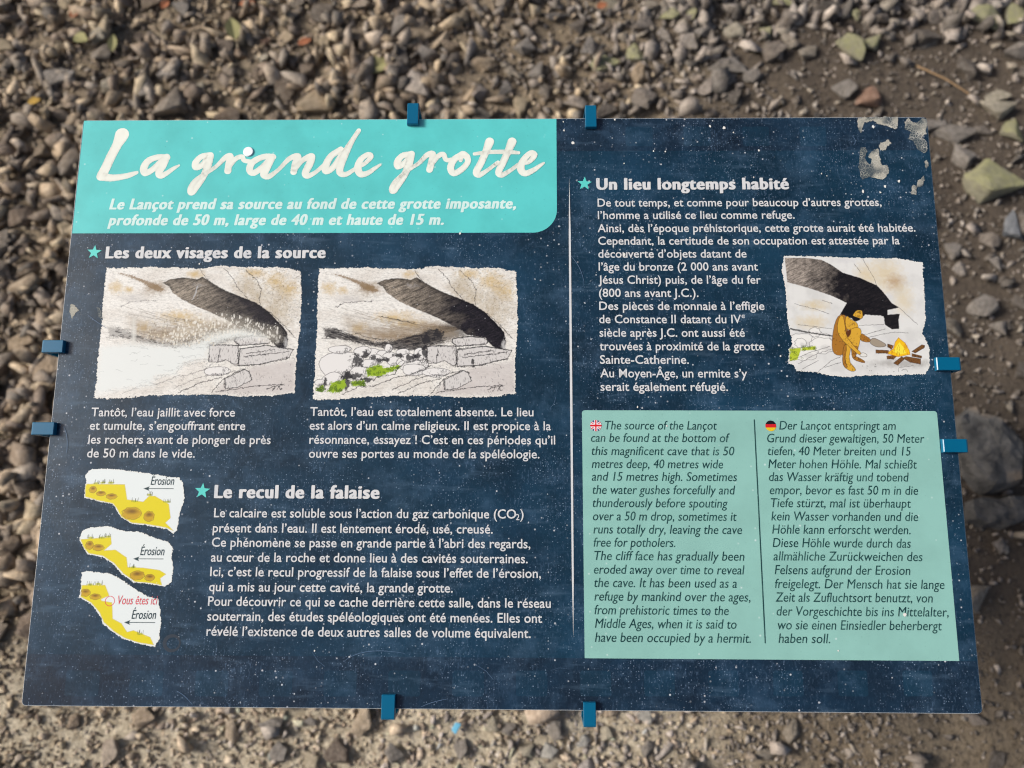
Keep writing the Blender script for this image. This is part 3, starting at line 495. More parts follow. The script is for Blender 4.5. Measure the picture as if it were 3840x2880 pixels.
def put_stone(mi, x, y, w, d, tint, label, group=None, mossy=False, sink=.18, rz=None, hz=None, name='stone'):
    me, ry, rzz = (moss_meshes if mossy else SM)[mi % (6 if mossy else 18)]
    o = bpy.data.objects.new(name, me); COL.objects.link(o)
    h = hz or min(w, d)*.62
    o.scale = (w, d/ry, h/rzz)
    o.rotation_euler = (random.gauss(0, .12), random.gauss(0, .12)+0, rz if rz is not None else random.uniform(-.5, .5))
    o.location = (x, y, float(gz(x, y))+h*(.5-sink))
    o.color = (*tint, 1)
    o['label'] = label; o['category'] = 'rock' if name == 'rock' else 'stone'
    if group: o['group'] = group
    return o

KIND = {'moss': lin(196, 190, 164), 'grey': lin(160, 150, 140), 'red': lin(172, 130, 104), 'pale': lin(206, 194, 170), 'white': lin(205, 200, 190), 'bluegrey': lin(132, 136, 142), 'greybig': lin(132, 130, 127)}
def stone_label(tone, L, asp, x, y):
    size = 'large' if L > .075 else 'medium-sized' if L > .055 else 'small'
    shape = 'elongated' if asp < .66 else 'angular' if asp < .82 else 'blocky'
    if y > 1.0: place = 'beyond the turquoise banner' if x < 0 else 'beyond the edge with the peeled corner'
    elif y < -.25: place = 'on pale soil below the lower clips' if x < .35 else 'on soil below the mint box'
    else: place = 'beside the edge with the erosion diagrams' if x < 0 else 'beside the edge with the caveman drawing'
    return f'{size} {shape} {tone} stone {place}'
taken = []
for i, (k, sx_, sy_, w, d) in enumerate(STONES):
    if k == 'greybig': continue
    if k == 'greybig':
        lab = 'large flat grey rock half buried beside the right edge of the sign' if d > .17 else 'broad grey slab lying below the large flat rock'
        put_stone(3+i, sx_+.02, sy_, w*1.15, d, KIND[k], lab, None, sink=.30, rz=0, hz=.07, name='rock')
    else:
        w2 = max(w, .03); d2 = max(d, .025)
        tone = {'moss': 'moss-coated', 'grey': 'plain grey', 'red': 'reddish brown', 'pale': 'cream', 'white': 'whitish', 'bluegrey': 'bluish grey'}[k]
        lab = stone_label(tone, max(w2, d2), min(w2, d2)/max(w2, d2), sx_, sy_); grp = 'loose stones lying around the sign'
        t = tuple(np.array(KIND[k])*random.uniform(.88, 1.12))
        put_stone(i*7+3, sx_, sy_, w2, d2, t, lab, grp, mossy=(k == 'moss'), hz=min(w2, d2)*(.5 if k == 'moss' else .65))
    taken.append((sx_, sy_, max(w, d)/2))

def slab_rock(outline, h, label, seed):
    """broken limestone slab: outline on the ground, chamfered rim, uneven top"""
    from mathutils import noise as mn
    bm = bmesh.new(); cx = sum(p[0] for p in outline)/len(outline); cy = sum(p[1] for p in outline)/len(outline)
    P = jitter_poly(outline, .018, .004, seed); n = len(P)
    rings = [(1.06, -.03), (1.0, h*.55), (.93, h*.92), (.70, h*1.0), (.40, h*1.06)]
    vs_ = []
    for s, z in rings:
        row = []
        for x, y in P:
            X, Y = cx+(x-cx)*s, cy+(y-cy)*s
            q = Vector((X*22, Y*22, seed))
            row.append(bm.verts.new((X-cx, Y-cy, z+(.012*mn.noise(q)+.006*mn.noise(q*2.7) if s < .98 else 0)+(.02*(X-cx)))))
        vs_.append(row)
    top = bm.verts.new((0, 0, h*1.08))
    for a, b in zip(vs_[:-1], vs_[1:]):
        for i in range(n): bm.faces.new((a[i], a[(i+1) % n], b[(i+1) % n], b[i]))
    for i in range(n): bm.faces.new((vs_[-1][i], vs_[-1][(i+1) % n], top))
    bmesh.ops.triangulate(bm, faces=bm.faces)
    bmesh.ops.recalc_face_normals(bm, faces=bm.faces)
    me = bpy.data.meshes.new('rock'); bm.to_mesh(me); bm.free()
    o = obj('rock', me, SLAB, label=label, category='rock'); o.location = (cx, cy, float(gz(cx, cy)))
    taken.append((cx, cy, max(math.hypot(p[0]-cx, p[1]-cy) for p in P)*.9))
def slab_material():
    N = Nodes('slab_limestone'); co = N.objcoord()
    a = N.mix(N.ramp(N.noise(co, 18, 6, .65), .35, .68), lin(72, 71, 70), lin(128, 126, 123))
    a = N.mix(N.math('MULTIPLY', N.ramp(N.noise(co, 70, 5, .7), .52, .7), .6), a, lin(66, 62, 58))
    a = N.mix(N.math('MULTIPLY', N.ramp(N.noise(co, 9, 3), .56, .66), .5), a, lin(160, 138, 112))
    N.bump(N.math('ADD', N.noise(co, 40, 6, .7), N.math('MULTIPLY', N.noise(co, 12, 3), 1.6)), 1.0, .022)
    return N.done(a, .9, .25)
SLAB = slab_material()
slab_rock(ROCKS[0], .055, 'large flat grey rock half buried beside the right clips', 4)
slab_rock(ROCKS[1], .035, 'broad grey slab lying against the large flat rock', 9)

def in_view(x, y):
    # strip of ground round the sign that the open sides leave free
    if abs(x) < .93-.0*y and -.27 < y < 1.05: return False
    return -1.5 < x < 1.45 and -.47 < y < 1.56 and abs(x) < 1.06+.27*(y+.42)/1.9+.06
count = 0; tries = 0
while count < 215 and tries < 60000:
    tries += 1
    x = random.uniform(-1.5, 1.45); y = random.uniform(-.47, 1.56)
    if not in_view(x, y): continue
    cm = float(coarse_mask(np.array([x]), np.array([y]))[0])
    if random.random() > cm+(.12 if y > -.2 else .03): continue
    L = random.uniform(.04, .07) if random.random() < .75 else random.uniform(.07, .105)
    if y < -.2: L *= .75
    if any((x-a)**2+(y-b)**2 < (r+L*.5)**2 for a, b, r in taken): continue
    t = stone_tints(np.array([x]), np.array([y]), 1)[0]*1.1
    t = t/max(1, t.max()/.62)
    lum = float(t.mean())
    tone = 'light tan' if lum > .34 else 'brown-grey' if lum > .22 else 'dark grey-brown'
    asp = random.uniform(.52, .95)
    put_stone(random.randrange(18), x, y, L, L*asp, tuple(t), stone_label(tone, L, asp, x, y), 'loose stones lying around the sign', rz=random.uniform(0, 6.28))
    taken.append((x, y, L*.5)); count += 1

# dead leaves, a straw and a chip of plastic on the ground
def leaf_mesh(L, Wd):
    n = 7; V = []; F = []
    for i in range(n+1):
        t = i/n; w = Wd*.5*math.sin(math.pi*min(1, t*1.02))**.8*(1-.25*t)+.0003
        xx = (t-.5)*L; zz = .10*L*(t-.4)**2
        V += [(xx, -w, zz+w*.35), (xx, 0, zz), (xx, w, zz+w*.35)]
    for i in range(n):
        a = i*3
        F += [(a, a+3, a+4, a+1), (a+1, a+4, a+5, a+2)]
    V += [(v[0], v[1], v[2]-.0008) for v in V[:3*(n+1)]]
    k = 3*(n+1)
    F += [tuple(reversed([i+k for i in f])) for f in F[:2*n]]
    return mesh('leaf', V, F)
leafm = {'green': plain('leaf_green', lin(136, 132, 92), .8, .2, .3, 60), 'orange': plain('leaf_orange', lin(150, 96, 68), .8, .2, .3, 60), 'yellow': plain('leaf_yellow', lin(170, 138, 66), .8, .2, .3, 60)}
leaflab = {'green': ('dry pale green leaf lying on the gravel', 'dry pale green leaves'), 'orange': ('small orange-brown dead leaf fragment on the gravel', 'orange leaf fragments'), 'yellow': ('small ochre yellow dead leaf among brown stones', None)}
for k, lx, ly, lw, lh, ro in LEAVES:
    L = max(lw, lh, .03); Wd = min(lw, lh)*.8+.008
    o = obj('dead_leaf', leaf_mesh(L, Wd), leafm[k], label=leaflab[k][0], category='leaf')
    if leaflab[k][1]: o['group'] = leaflab[k][1]
    o.location = (lx, ly, float(gz(lx, ly))+.024)
    o.rotation_euler = (.15, -.1, ro+(math.pi/2 if lh > lw else 0))
def tube(name, pts, r0, r1, n=6):
    V, F = [], []
    for i, p in enumerate(pts):
        p = Vector(p); d = (Vector(pts[min(i+1, len(pts)-1)])-Vector(pts[max(i-1, 0)])).normalized()
        a = d.cross(Vector((0, 0, 1))).normalized(); b = d.cross(a)
        r = r0+(r1-r0)*i/(len(pts)-1)
        for k in range(n):
            t = 2*math.pi*k/n; V.append(p+a*r*math.cos(t)+b*r*math.sin(t))
    for i in range(len(pts)-1):
        for k in range(n):
            F.append((i*n+k, i*n+(k+1) % n, (i+1)*n+(k+1) % n, (i+1)*n+k))
    F += [tuple(range(n-1, -1, -1)), tuple(range((len(pts)-1)*n, len(pts)*n))]
    return mesh(name, V, F)
tp = [(a, b, float(gz(a, b))+.012) for a, b in TWIG]
obj('straw', tube('straw', tp, .0022, .0012), plain('straw', lin(170, 140, 104), .8, .2), label='thin dry straw stalk lying on the dark soil', category='straw')
bx, by = BLUEBIT
bmx = bmesh.new(); bmesh.ops.create_cube(bmx, size=1)
for v in bmx.verts: v.co = Vector((v.co.x*.012, v.co.y*(.02+.006*v.co.x), v.co.z*.004))
bmesh.ops.bevel(bmx, geom=bmx.edges[:], offset=.0012, segments=1, affect='EDGES')
me = bpy.data.meshes.new('plastic_chip'); bmx.to_mesh(me); bmx.free()
o = obj('plastic_chip', me, plain('blue_plastic', lin(110, 180, 210), .4), label='tiny light blue plastic chip on pale pebbles', category='litter')
o.location = (bx, by, float(gz(bx, by))+.016); o.rotation_euler = (.1, .1, -.5)

# ------------------------------------------------------------------ the information sign
base_z = float(gz(0, 0))
sign = bpy.data.objects.new('information_sign', None); COL.objects.link(sign)
sign.location = (0, 0, base_z); sign.empty_display_size = .2
sign['label'] = 'navy and turquoise cave information panel held by blue clips above gravel'
sign['category'] = 'sign'
PM = Matrix.Translation((0, 0, PANEL_Z-base_z)) @ Matrix.Rotation(TILT, 4, 'X') @ Matrix.Translation((-PW/2000, -PH/2000, 0))
def on_panel(o):
    """part of the sign drawn in panel metres"""
    o.parent = sign; o.matrix_local = PM
    return o

NAVY = navy_material('navy_print', lin(11, 34, 49), lin(18, 50, 69))
NAVY_BAND = navy_material('navy_band_print', lin(15, 28, 42), lin(22, 40, 56))
NAVY_SQ = navy_material('navy_square_print', lin(15, 36, 51), lin(22, 50, 68))
TEAL = print_material('turquoise_print', lin(90, 196, 193), .05, .45)
MINT = print_material('mint_print', lin(137, 184, 174), .04, .30)
WHITE = worn_text_material('white_lettering', lin(206, 206, 206), lin(120, 140, 160), .10)
TITLEW = print_material('title_lettering_white', lin(232, 234, 222), .02)
SUBW = print_material('subtitle_lettering_white', lin(204, 228, 222), .03)
DARKT = worn_text_material('dark_lettering', lin(22, 58, 58), lin(110, 170, 158), .26)
STAR = print_material('star_print', lin(92, 205, 195), .06)
PLUGW = plain('white_plastic', lin(238, 238, 242), .4)
EDGE = plain('laminate_edge', lin(196, 200, 204), .5)

# board: printed laminate with a pale cut edge
def board():
    rim = rounded(0, 0, PW, PH, 5)
    V = []; F = []; n = len(rim)
    for z, ins in ((-8, .6), (-7.4, 0), (-.6, 0), (0, .6)):
        for x, y in rim:
            cx, cy = min(max(x, 5), PW-5), min(max(y, 5), PH-5)
            d = math.hypot(x-cx, y-cy) or 1
            V.append(((x-(x-cx)/d*ins)/1000, (y-(y-cy)/d*ins)/1000, z/1000))
    for k in range(3):
        for i in range(n):
            F.append((k*n+i, k*n+(i+1) % n, (k+1)*n+(i+1) % n, (k+1)*n+i))
    F.append(tuple(range(n-1, -1, -1))); F.append(tuple(range(3*n, 4*n)))
    me = mesh('panel_board', V, F)
    me.materials.append(NAVY); me.materials.append(EDGE)
    for p in me.polygons[:-1]: p.material_index = 1
    return me
bo = on_panel(obj('panel_board', board(), None))
bo['label'] = 'worn dark navy printed board with white specks'

# printed band with paler squares
band = flat('printed_band', [rounded(1.2, 1.2, PW-1.2, BAND_BOT, 4, (1, 1, 0, 0))], .06, NAVY_BAND, bo)
flat('printed_band', [[(566, BAND_TOP), (PW-1.2, BAND_TOP), (PW-1.2, PH-1.2), (566, PH-1.2)]], .06, NAVY_BAND, bo)
for a, b in SQ_TOP+SQ_BOT:
    flat('printed_square', [rounded(a[0], b[1], b[0], a[1], 3)], .12, NAVY_SQ, bo)

# ---- lettering
_chk = {}
def text_polys(items, xh, shear, offset, track=1.0):
    """[(text,u0,v,u1)] -> one mesh; each line fitted between its two ends"""
    def raw(s, off):
        cu = bpy.data.curves.new('lettering', 'FONT')
        cu.body = s; cu.size = 1; cu.shear = shear; cu.offset = off; cu.space_character = track
        cu.resolution_u = 3; cu.fill_mode = 'FRONT'
        o = bpy.data.objects.new('lettering', cu); COL.objects.link(o)
        return o, cu
    if 'xh' not in _chk:
        o, cu = raw('x', 0); o.data.shear = 0
        bpy.context.view_layer.update()
        m = o.evaluated_get(bpy.context.evaluated_depsgraph_get()).to_mesh()
        _chk['xh'] = max(v.co.y for v in m.vertices)
        bpy.data.objects.remove(o); bpy.data.curves.remove(cu)
    s = xh/_chk['xh']
    tmp = []
    for t, u0, v, u1 in items:
        small = None
        if t.endswith('ᵉ'): t = t[:-1]; small = ('e', .62, .42)
        if '₂' in t: t = t.replace('₂', ' '); small = ('2', .66, -.12)
        tmp.append((raw(t, offset), raw(small[0], offset*.6) if small else None, small, t))
    bpy.context.view_layer.update()
    dg = bpy.context.evaluated_depsgraph_get()
    V, F = [], []
    for (main, sm, small, t), (_, u0, v, u1) in zip(tmp, items):
        m = main[0].evaluated_get(dg).to_mesh()
        co = np.array([w.co[:] for w in m.vertices]); fs = [tuple(p.vertices) for p in m.polygons]
        extra = 0
        if small and small[0] == 'e': extra = .32
        x0, x1 = co[:, 0].min(), co[:, 0].max()+extra
        kx = (u1-u0)/(x1-x0)
        off = len(V)
        V += [((u0+(c[0]-x0)*kx)/1000, (v+c[1]*s)/1000, 0) for c in co]
        F += [tuple(i+off for i in f) for f in fs]
        if sm:
            m2 = sm[0].evaluated_get(dg).to_mesh()
            c2 = np.array([w.co[:] for w in m2.vertices]); f2 = [tuple(p.vertices) for p in m2.polygons]
            gx = co[:, 0].max()+.03 if small[0] == 'e' else None
            if gx is None:      # the blank before the closing bracket
                par = co[co[:, 0] > co[:, 0].max()-.28]
                gx = par[:, 0].min()-.36
            off = len(V)
            V += [((u0+(gx-x0+c[0]*small[1])*kx)/1000, (v+(small[2]+c[1]*small[1])*s)/1000, 0) for c in c2]
            F += [tuple(i+off for i in f) for f in f2]
        for a in (main, sm):
            if a: bpy.data.objects.remove(a[0]); bpy.data.curves.remove(a[1])
    return V, F
def lettering(name, items, xh, z, mat, parent, shear=0, offset=0, track=1.0, bold=0, **props):
    V0, F0 = text_polys(items, xh, shear, offset, track)
    V, F = [], []
    for k, (dx, dy) in enumerate(((0, 0), (-bold, -.2), (bold, .2), (-bold*.5, .25), (bold*.5, -.25)) if bold else ((0, 0),)):
        o0 = len(V)
        V += [(a+dx/1000, b+dy/1000, (z+.012*k)/1000) for a, b, _ in V0]
        F += [tuple(i+o0 for i in f) for f in F0]
    return obj(name, mesh(name, V, F), mat, parent, **props)

# turquoise banner with brush title
bl, br, bt = BANNER
def banner_poly():
    return rounded(1.4, br[1]-1.2, br[0], PH-.7, 28, (0, 1, 0, 0), 14)
ban = on_panel(flat('title_banner', [banner_poly()], .20, TEAL, None))
ban['label'] = 'turquoise banner with white brush-script title'

def ribbon(strokes, z):
    """brush strokes: smooth centre line with a width at every point"""
    V, F = [], []; lev = 0
    for st in strokes:
        P = np.array(st, float)
        # catmull-rom
        Q = np.vstack([2*P[0]-P[1], P, 2*P[-1]-P[-2]])
        pts = []
        for i in range(1, len(Q)-2):
            for k in range(8):
                t = k/8
                pts.append(.5*((2*Q[i])+(-Q[i-1]+Q[i+1])*t+(2*Q[i-1]-5*Q[i]+4*Q[i+1]-Q[i+2])*t*t+(-Q[i-1]+3*Q[i]-3*Q[i+1]+Q[i+2])*t**3))
        pts.append(P[-1]); pts = np.array(pts)
        # discs along the stroke joined by quads, each a hair above the last
        for i, (x, y, w) in enumerate(pts):
            lev += 1; zz = (z+lev*.00006)/1000; r = w*.61*(1+.04*math.sin(i*1.7+lev))
            off = len(V)
            V += [((x+r*math.cos(2*math.pi*k/14))/1000, (y+r*math.sin(2*math.pi*k/14))/1000, zz) for k in range(14)]
            F.append(tuple(range(off, off+14)))
            if i+1 < len(pts):
                x2, y2, w2 = pts[i+1]; d = np.array([x2-x, y2-y]); L = np.hypot(*d)
                if L < 1e-6: continue
                nx, ny = -d[1]/L, d[0]/L; r2 = w2*.61
                lev += 1; zz = (z+lev*.00006)/1000; off = len(V)
                V += [((x-nx*r)/1000, (y-ny*r)/1000, zz), ((x2-nx*r2)/1000, (y2-ny*r2)/1000, zz), ((x2+nx*r2)/1000, (y2+ny*r2)/1000, zz), ((x+nx*r)/1000, (y+ny*r)/1000, zz)]
                F.append((off, off+1, off+2, off+3))
    return mesh('title_lettering', V, F)
obj('title_lettering', ribbon(TITLE, .32), TITLEW, ban, label='white brush-script words La grande grotte')
lettering('subtitle_lettering', SUBTITLE, 8.4, .30, SUBW, ban, .20, .006, 1.12, bold=.85)
# white plug in the title
def disc(name, c, r, z, mat, parent, n=28, h=.6, **props):
    V = [((c[0]+r*math.cos(2*math.pi*k/n))/1000, (c[1]+r*math.sin(2*math.pi*k/n))/1000, z/1000) for k in range(n)]
    V += [((c[0]+r*.9*math.cos(2*math.pi*k/n))/1000, (c[1]+r*.9*math.sin(2*math.pi*k/n))/1000, (z+h)/1000) for k in range(n)]
    F = [(k, (k+1) % n, n+(k+1) % n, n+k) for k in range(n)]+[tuple(range(n, 2*n))]
    return obj(name, mesh(name, V, F), mat, parent, **props)
disc('screw_cap', HOLE, 6.2, .5, PLUGW, ban, h=1.2, label='round white screw cap in the title')

# headings with stars, paragraphs
def star(c, R):
    p = []
    for k in range(10):
        a = math.radians(90+36*k-3); r = R if k % 2 == 0 else R*.42
        p.append((c[0]+r*math.cos(a), c[1]+r*math.sin(a)))
    return p
for nm, items, st in (('heading', HEAD1, STARS[0]), ('heading', HEAD2, STARS[1]), ('heading', HEAD3, STARS[2])):
    h = on_panel(lettering(nm, items, 9.0, .35, WHITE, None, 0, .006, 1.13, bold=1.0))
    flat('star', [star(st, 8.8)], .35, STAR, h)
for items in (PARA1, PARA2, PARA3, PARA4):
    on_panel(lettering('paragraph', items, 6.3, .35, WHITE, None, 0, .010, 1.01))
# tapering rule between the two columns
(x0, y0), (x1, y1) = DIVIDER
xm = (x0+x1)/2
on_panel(flat('column_rule', [[(xm, y0), (xm+1.15, y0-70), (xm+1.3, (y0+y1)/2), (xm+1.0, y1+60), (xm, y1), (xm-1.0, y1+60), (xm-1.3, (y0+y1)/2), (xm-1.15, y0-70)]], .35, WHITE, None))

# mint box with two translations
bx_ = on_panel(flat('translation_box', [rounded(BOX[0][0], BOX[3][1], BOX[1][0]+.8, BOX[0][1], 3.2, (0, 0, 1, 1))], .20, MINT, None))
bx_['label'] = 'mint green box with English and German italic text'
lettering('english_text', ENGLISH, 6.3, .40, DARKT, bx_, .19, .0, 1.0)
lettering('german_text', GERMAN, 6.3, .40, DARKT, bx_, .19, .0, 1.0)
(x0, y0), (x1, y1) = BOX_RULE
flat('box_rule', [[(x0-.6, y1), (x0+.6, y1), (x0+.6, y0), (x0-.6, y0)]], .40, DARKT, bx_)
def clipc(poly, c, r):
    """clip polygon to a disc by sampling its outline"""
    n = 40; ring = [(c[0]+r*math.cos(2*math.pi*k/n), c[1]+r*math.sin(2*math.pi*k/n)) for k in range(n)]
    out = poly
    for i in range(n):
        a, b = ring[i], ring[(i+1) % n]; inp = out; out = []
        for j in range(len(inp)):
            p, q = inp[j-1], inp[j]
            sp = (b[0]-a[0])*(p[1]-a[1])-(b[1]-a[1])*(p[0]-a[0]); sq = (b[0]-a[0])*(q[1]-a[1])-(b[1]-a[1])*(q[0]-a[0])
            if (sp >= 0) != (sq >= 0):
                t = sp/(sp-sq); out.append((p[0]+(q[0]-p[0])*t, p[1]+(q[1]-p[1])*t))
            if sq >= 0: out.append(q)
        if not out: return None
    return out
RED = print_material('flag_red', lin(205, 32, 38), .03); FWHITE = print_material('flag_white', lin(228, 222, 226), .03)
FBLUE = print_material('flag_blue', lin(70, 72, 110), .05); FBLACK = print_material('flag_black', lin(22, 20, 24), .03); FGOLD = print_material('flag_gold', lin(222, 188, 36), .03)
def bar(c, a, half, w):
    ca, sa = math.cos(a), math.sin(a)
    return [(c[0]+ca*s-sa*t, c[1]+sa*s+ca*t) for s, t in ((-half, -w), (half, -w), (half, w), (-half, w))]
def flag(c, r, layers, name, label):
    base_col, rest = layers
    f = flat(name, [clipc([(c[0]-r, c[1]-r), (c[0]+r, c[1]-r), (c[0]+r, c[1]+r), (c[0]-r, c[1]+r)], c, r)], .40, base_col, bx_, label=label)
    for i, (polys, m) in enumerate(rest):
        pp = [q for q in (clipc(p, c, r) for p in polys) if q]
        V, F = [], []
        for j, p in enumerate(pp):
            F.append(tuple(range(len(V), len(V)+len(p)))); V += [(x/1000, y/1000, (.44+.03*i+.004*j)/1000) for x, y in p]
        base = f.data; o0 = len(base.vertices)
        bm = bmesh.new(); bm.from_mesh(base)
        if m.name not in [s.name for s in base.materials]: base.materials.append(m)
        mi = [s.name for s in base.materials].index(m.name)
        for fc in F:
            try:
                nf = bm.faces.new([bm.verts.new(V[k]) for k in fc]); nf.material_index = mi
            except ValueError: pass
        for fc in bm.faces:
            if fc.normal.z < 0 or True: fc.normal_update()
        bm.to_mesh(base); bm.free()
    return f
c = FLAGS[0]
flag(c, 6.3, (FBLUE, [([bar(c, .62, 9, 1.35), bar(c, -.62, 9, 1.35)], FWHITE), ([bar(c, .62, 9, .5), bar(c, -.62, 9, .5)], RED), ([bar(c, 0, 9, 1.9), bar(c, math.pi/2, 9, 1.7)], FWHITE), ([bar(c, 0, 9, 1.05), bar(c, math.pi/2, 9, .75)], RED)]), 'flag_roundel', 'round red white and blue flag')
c = FLAGS[1]
flag(c, 5.9, (RED, [([[(c[0]-9, c[1]+1.9), (c[0]+9, c[1]+1.9), (c[0]+9, c[1]+9), (c[0]-9, c[1]+9)]], FBLACK), ([[(c[0]-9, c[1]-9), (c[0]+9, c[1]-9), (c[0]+9, c[1]-1.9), (c[0]-9, c[1]-1.9)]], FGOLD)]), 'flag_roundel', 'round black red and gold flag')

# ------------------------------------------------------------------ printed drawings (colours held per vertex)
class Canvas:
    def __init__(self, outline, step, base, pad=1.5):
        o = np.array(outline)
        self.x0, self.y0 = o.min(0)-pad; self.x1, self.y1 = o.max(0)+pad
        self.nx = int((self.x1-self.x0)/step)+1; self.ny = int((self.y1-self.y0)/step)+1
        self.step = step
        xs = self.x0+np.arange(self.nx)*step; ys = self.y0+np.arange(self.ny)*step
        self.X, self.Y = np.meshgrid(xs, ys)
        self.C = np.ones((self.ny, self.nx, 3))*np.array(lin(*base))
        self.outline = outline
    def win(self, pts, pad):
        p = np.array(pts)[:, :2]
        i0 = max(0, int((p[:, 0].min()-pad-self.x0)/self.step)); i1 = min(self.nx, int((p[:, 0].max()+pad-self.x0)/self.step)+2)
        j0 = max(0, int((p[:, 1].min()-pad-self.y0)/self.step)); j1 = min(self.ny, int((p[:, 1].max()+pad-self.y0)/self.step)+2)
        return slice(j0, max(j0, j1)), slice(i0, max(i0, i1))
    def dist(self, X, Y, pts, closed):
        d = np.full(X.shape, 1e9); n = len(pts)
        for i in range(n if closed else n-1):
            (ax, ay), (bx, by) = pts[i][:2], pts[(i+1) % n][:2]
            vx, vy = bx-ax, by-ay; L = vx*vx+vy*vy+1e-12
            t = np.clip(((X-ax)*vx+(Y-ay)*vy)/L, 0, 1)
            d = np.minimum(d, np.hypot(X-ax-t*vx, Y-ay-t*vy))
        return d
    def sdf(self, X, Y, poly):
        d = self.dist(X, Y, poly, True); ins = np.zeros(X.shape, bool); n = len(poly)
        for i in range(n):
            (ax, ay), (bx, by) = poly[i][:2], poly[(i+1) % n][:2]
            c = (ay > Y) != (by > Y)
            with np.errstate(divide='ignore', invalid='ignore'):
                ins ^= c & (X < (bx-ax)*(Y-ay)/(by-ay+1e-12)+ax)
        return np.where(ins, -d, d)
    def blend(self, w, a, col):
        col = np.asarray(col, float)
        self.C[w] = self.C[w]*(1-a[..., None])+col*a[..., None]
    def fill(self, poly, col, alpha=1, soft=.5, rag=0, seed=0):
        w = self.win(poly, soft*2+rag+1); X, Y = self.X[w], self.Y[w]
        d = self.sdf(X, Y, poly)
        if rag: d = d+rag*(fbm(X*1.1, Y*1.1, seed+3)-.5)*2
        a = np.clip(.5-d/(2*soft), 0, 1)*alpha
        self.blend(w, a, lin(*col) if not isinstance(col, np.ndarray) else col)
    def stroke(self, pts, width, col, alpha=1, wob=0.0, seed=0):
        w = self.win(pts, width*2+1+wob*2); X, Y = self.X[w], self.Y[w]
        if wob: X2, Y2 = X+wob*(fbm(X*.45, Y*.45, seed)-.5)*2, Y+wob*(fbm(X*.45, Y*.45, seed+9)-.5)*2
        else: X2, Y2 = X, Y
        d = self.dist(X2, Y2, pts, False)
        self.blend(w, np.clip((width/2-d)/self.step+.5, 0, 1)*alpha, lin(*col))
    def blob(self, x, y, rx, ry, col, alpha=.6, soft=.6, seed=0, rag=.35):
        w = self.win([(x-rx*1.5, y-ry*1.5), (x+rx*1.5, y+ry*1.5)], 1); X, Y = self.X[w], self.Y[w]
        q = np.hypot((X-x)/rx, (Y-y)/ry)+rag*(fbm(X*.35, Y*.35, seed)-.5)*2
        self.blend(w, np.clip((1-q)/soft, 0, 1)*alpha, lin(*col))
    def ring(self, x, y, rx, ry, width, col, alpha=1, seed=0):
        p = [(x+rx*(1+.12*math.sin(3*k+seed))*math.cos(2*math.pi*k/18), y+ry*(1+.10*math.sin(2.3*k+seed*2))*math.sin(2*math.pi*k/18)) for k in range(19)]
        p[-1] = p[0]
        self.stroke(p, width, col, alpha)
    def build(self, name, z, mat, parent, rag=1.0, seed=0, **props):
        d = self.sdf(self.X, self.Y, self.outline)+rag*((fbm(self.X*.28, self.Y*.28, seed)-.5)*2.6+(vnoise(self.X*.95, self.Y*.95, seed+5)-.5)*1.6)
        keep = d < 0
        idx = np.arange(self.nx*self.ny).reshape(self.ny, self.nx)
        k = keep[:-1, :-1] & keep[1:, :-1] & keep[:-1, 1:] & keep[1:, 1:]
        F = np.stack([idx[:-1, :-1][k], idx[:-1, 1:][k], idx[1:, 1:][k], idx[1:, :-1][k]], 1)
        used = np.unique(F); re = np.zeros(self.nx*self.ny, np.int64); re[used] = np.arange(len(used))
        V = np.stack([self.X.ravel()/1000, self.Y.ravel()/1000, np.full(self.X.size, z/1000)], 1)[used]
        C = np.clip(self.C.reshape(-1, 3)[used], 0, 1)
        # white rim left by the torn paper shape
        rim = np.clip(1+d.ravel()[used]/1.6, 0, 1)[:, None]*.8
        C = C*(1-rim)+np.array(lin(216, 214, 206))*rim
        return obj(name, fast_mesh(name, V, re[F], False, C), mat, parent, **props)

def drawing_material():
    N = Nodes('printed_drawing')
    a = N.n('ShaderNodeVertexColor', layer_name='tint')
    co = N.objcoord()
    s = speckle(N, co, .007, .0003, .0007, .08, 31)
    base = N.mix(N.math('MULTIPLY', s, .6), a.outputs[0], lin(215, 215, 215))
    return N.done(base, GLOSS, .5)
DRAW = drawing_material()

def chaikin(p, n=2):
    for _ in range(n):
        q = []
        for i in range(len(p)):
            a, b = p[i], p[(i+1) % len(p)]
            q += [(a[0]*.75+b[0]*.25, a[1]*.75+b[1]*.25), (a[0]*.25+b[0]*.75, a[1]*.25+b[1]*.75)]
        p = q
    return p
def inside_samples(c, poly, n, r):
    xs = [p[0] for p in poly]; ys = [p[1] for p in poly]
    P = np.array([(r.uniform(min(xs), max(xs)), r.uniform(min(ys), max(ys))) for _ in range(n)])
    d = c.sdf(P[:, :1], P[:, 1:], poly)[:, 0]
    return P[d < 0]

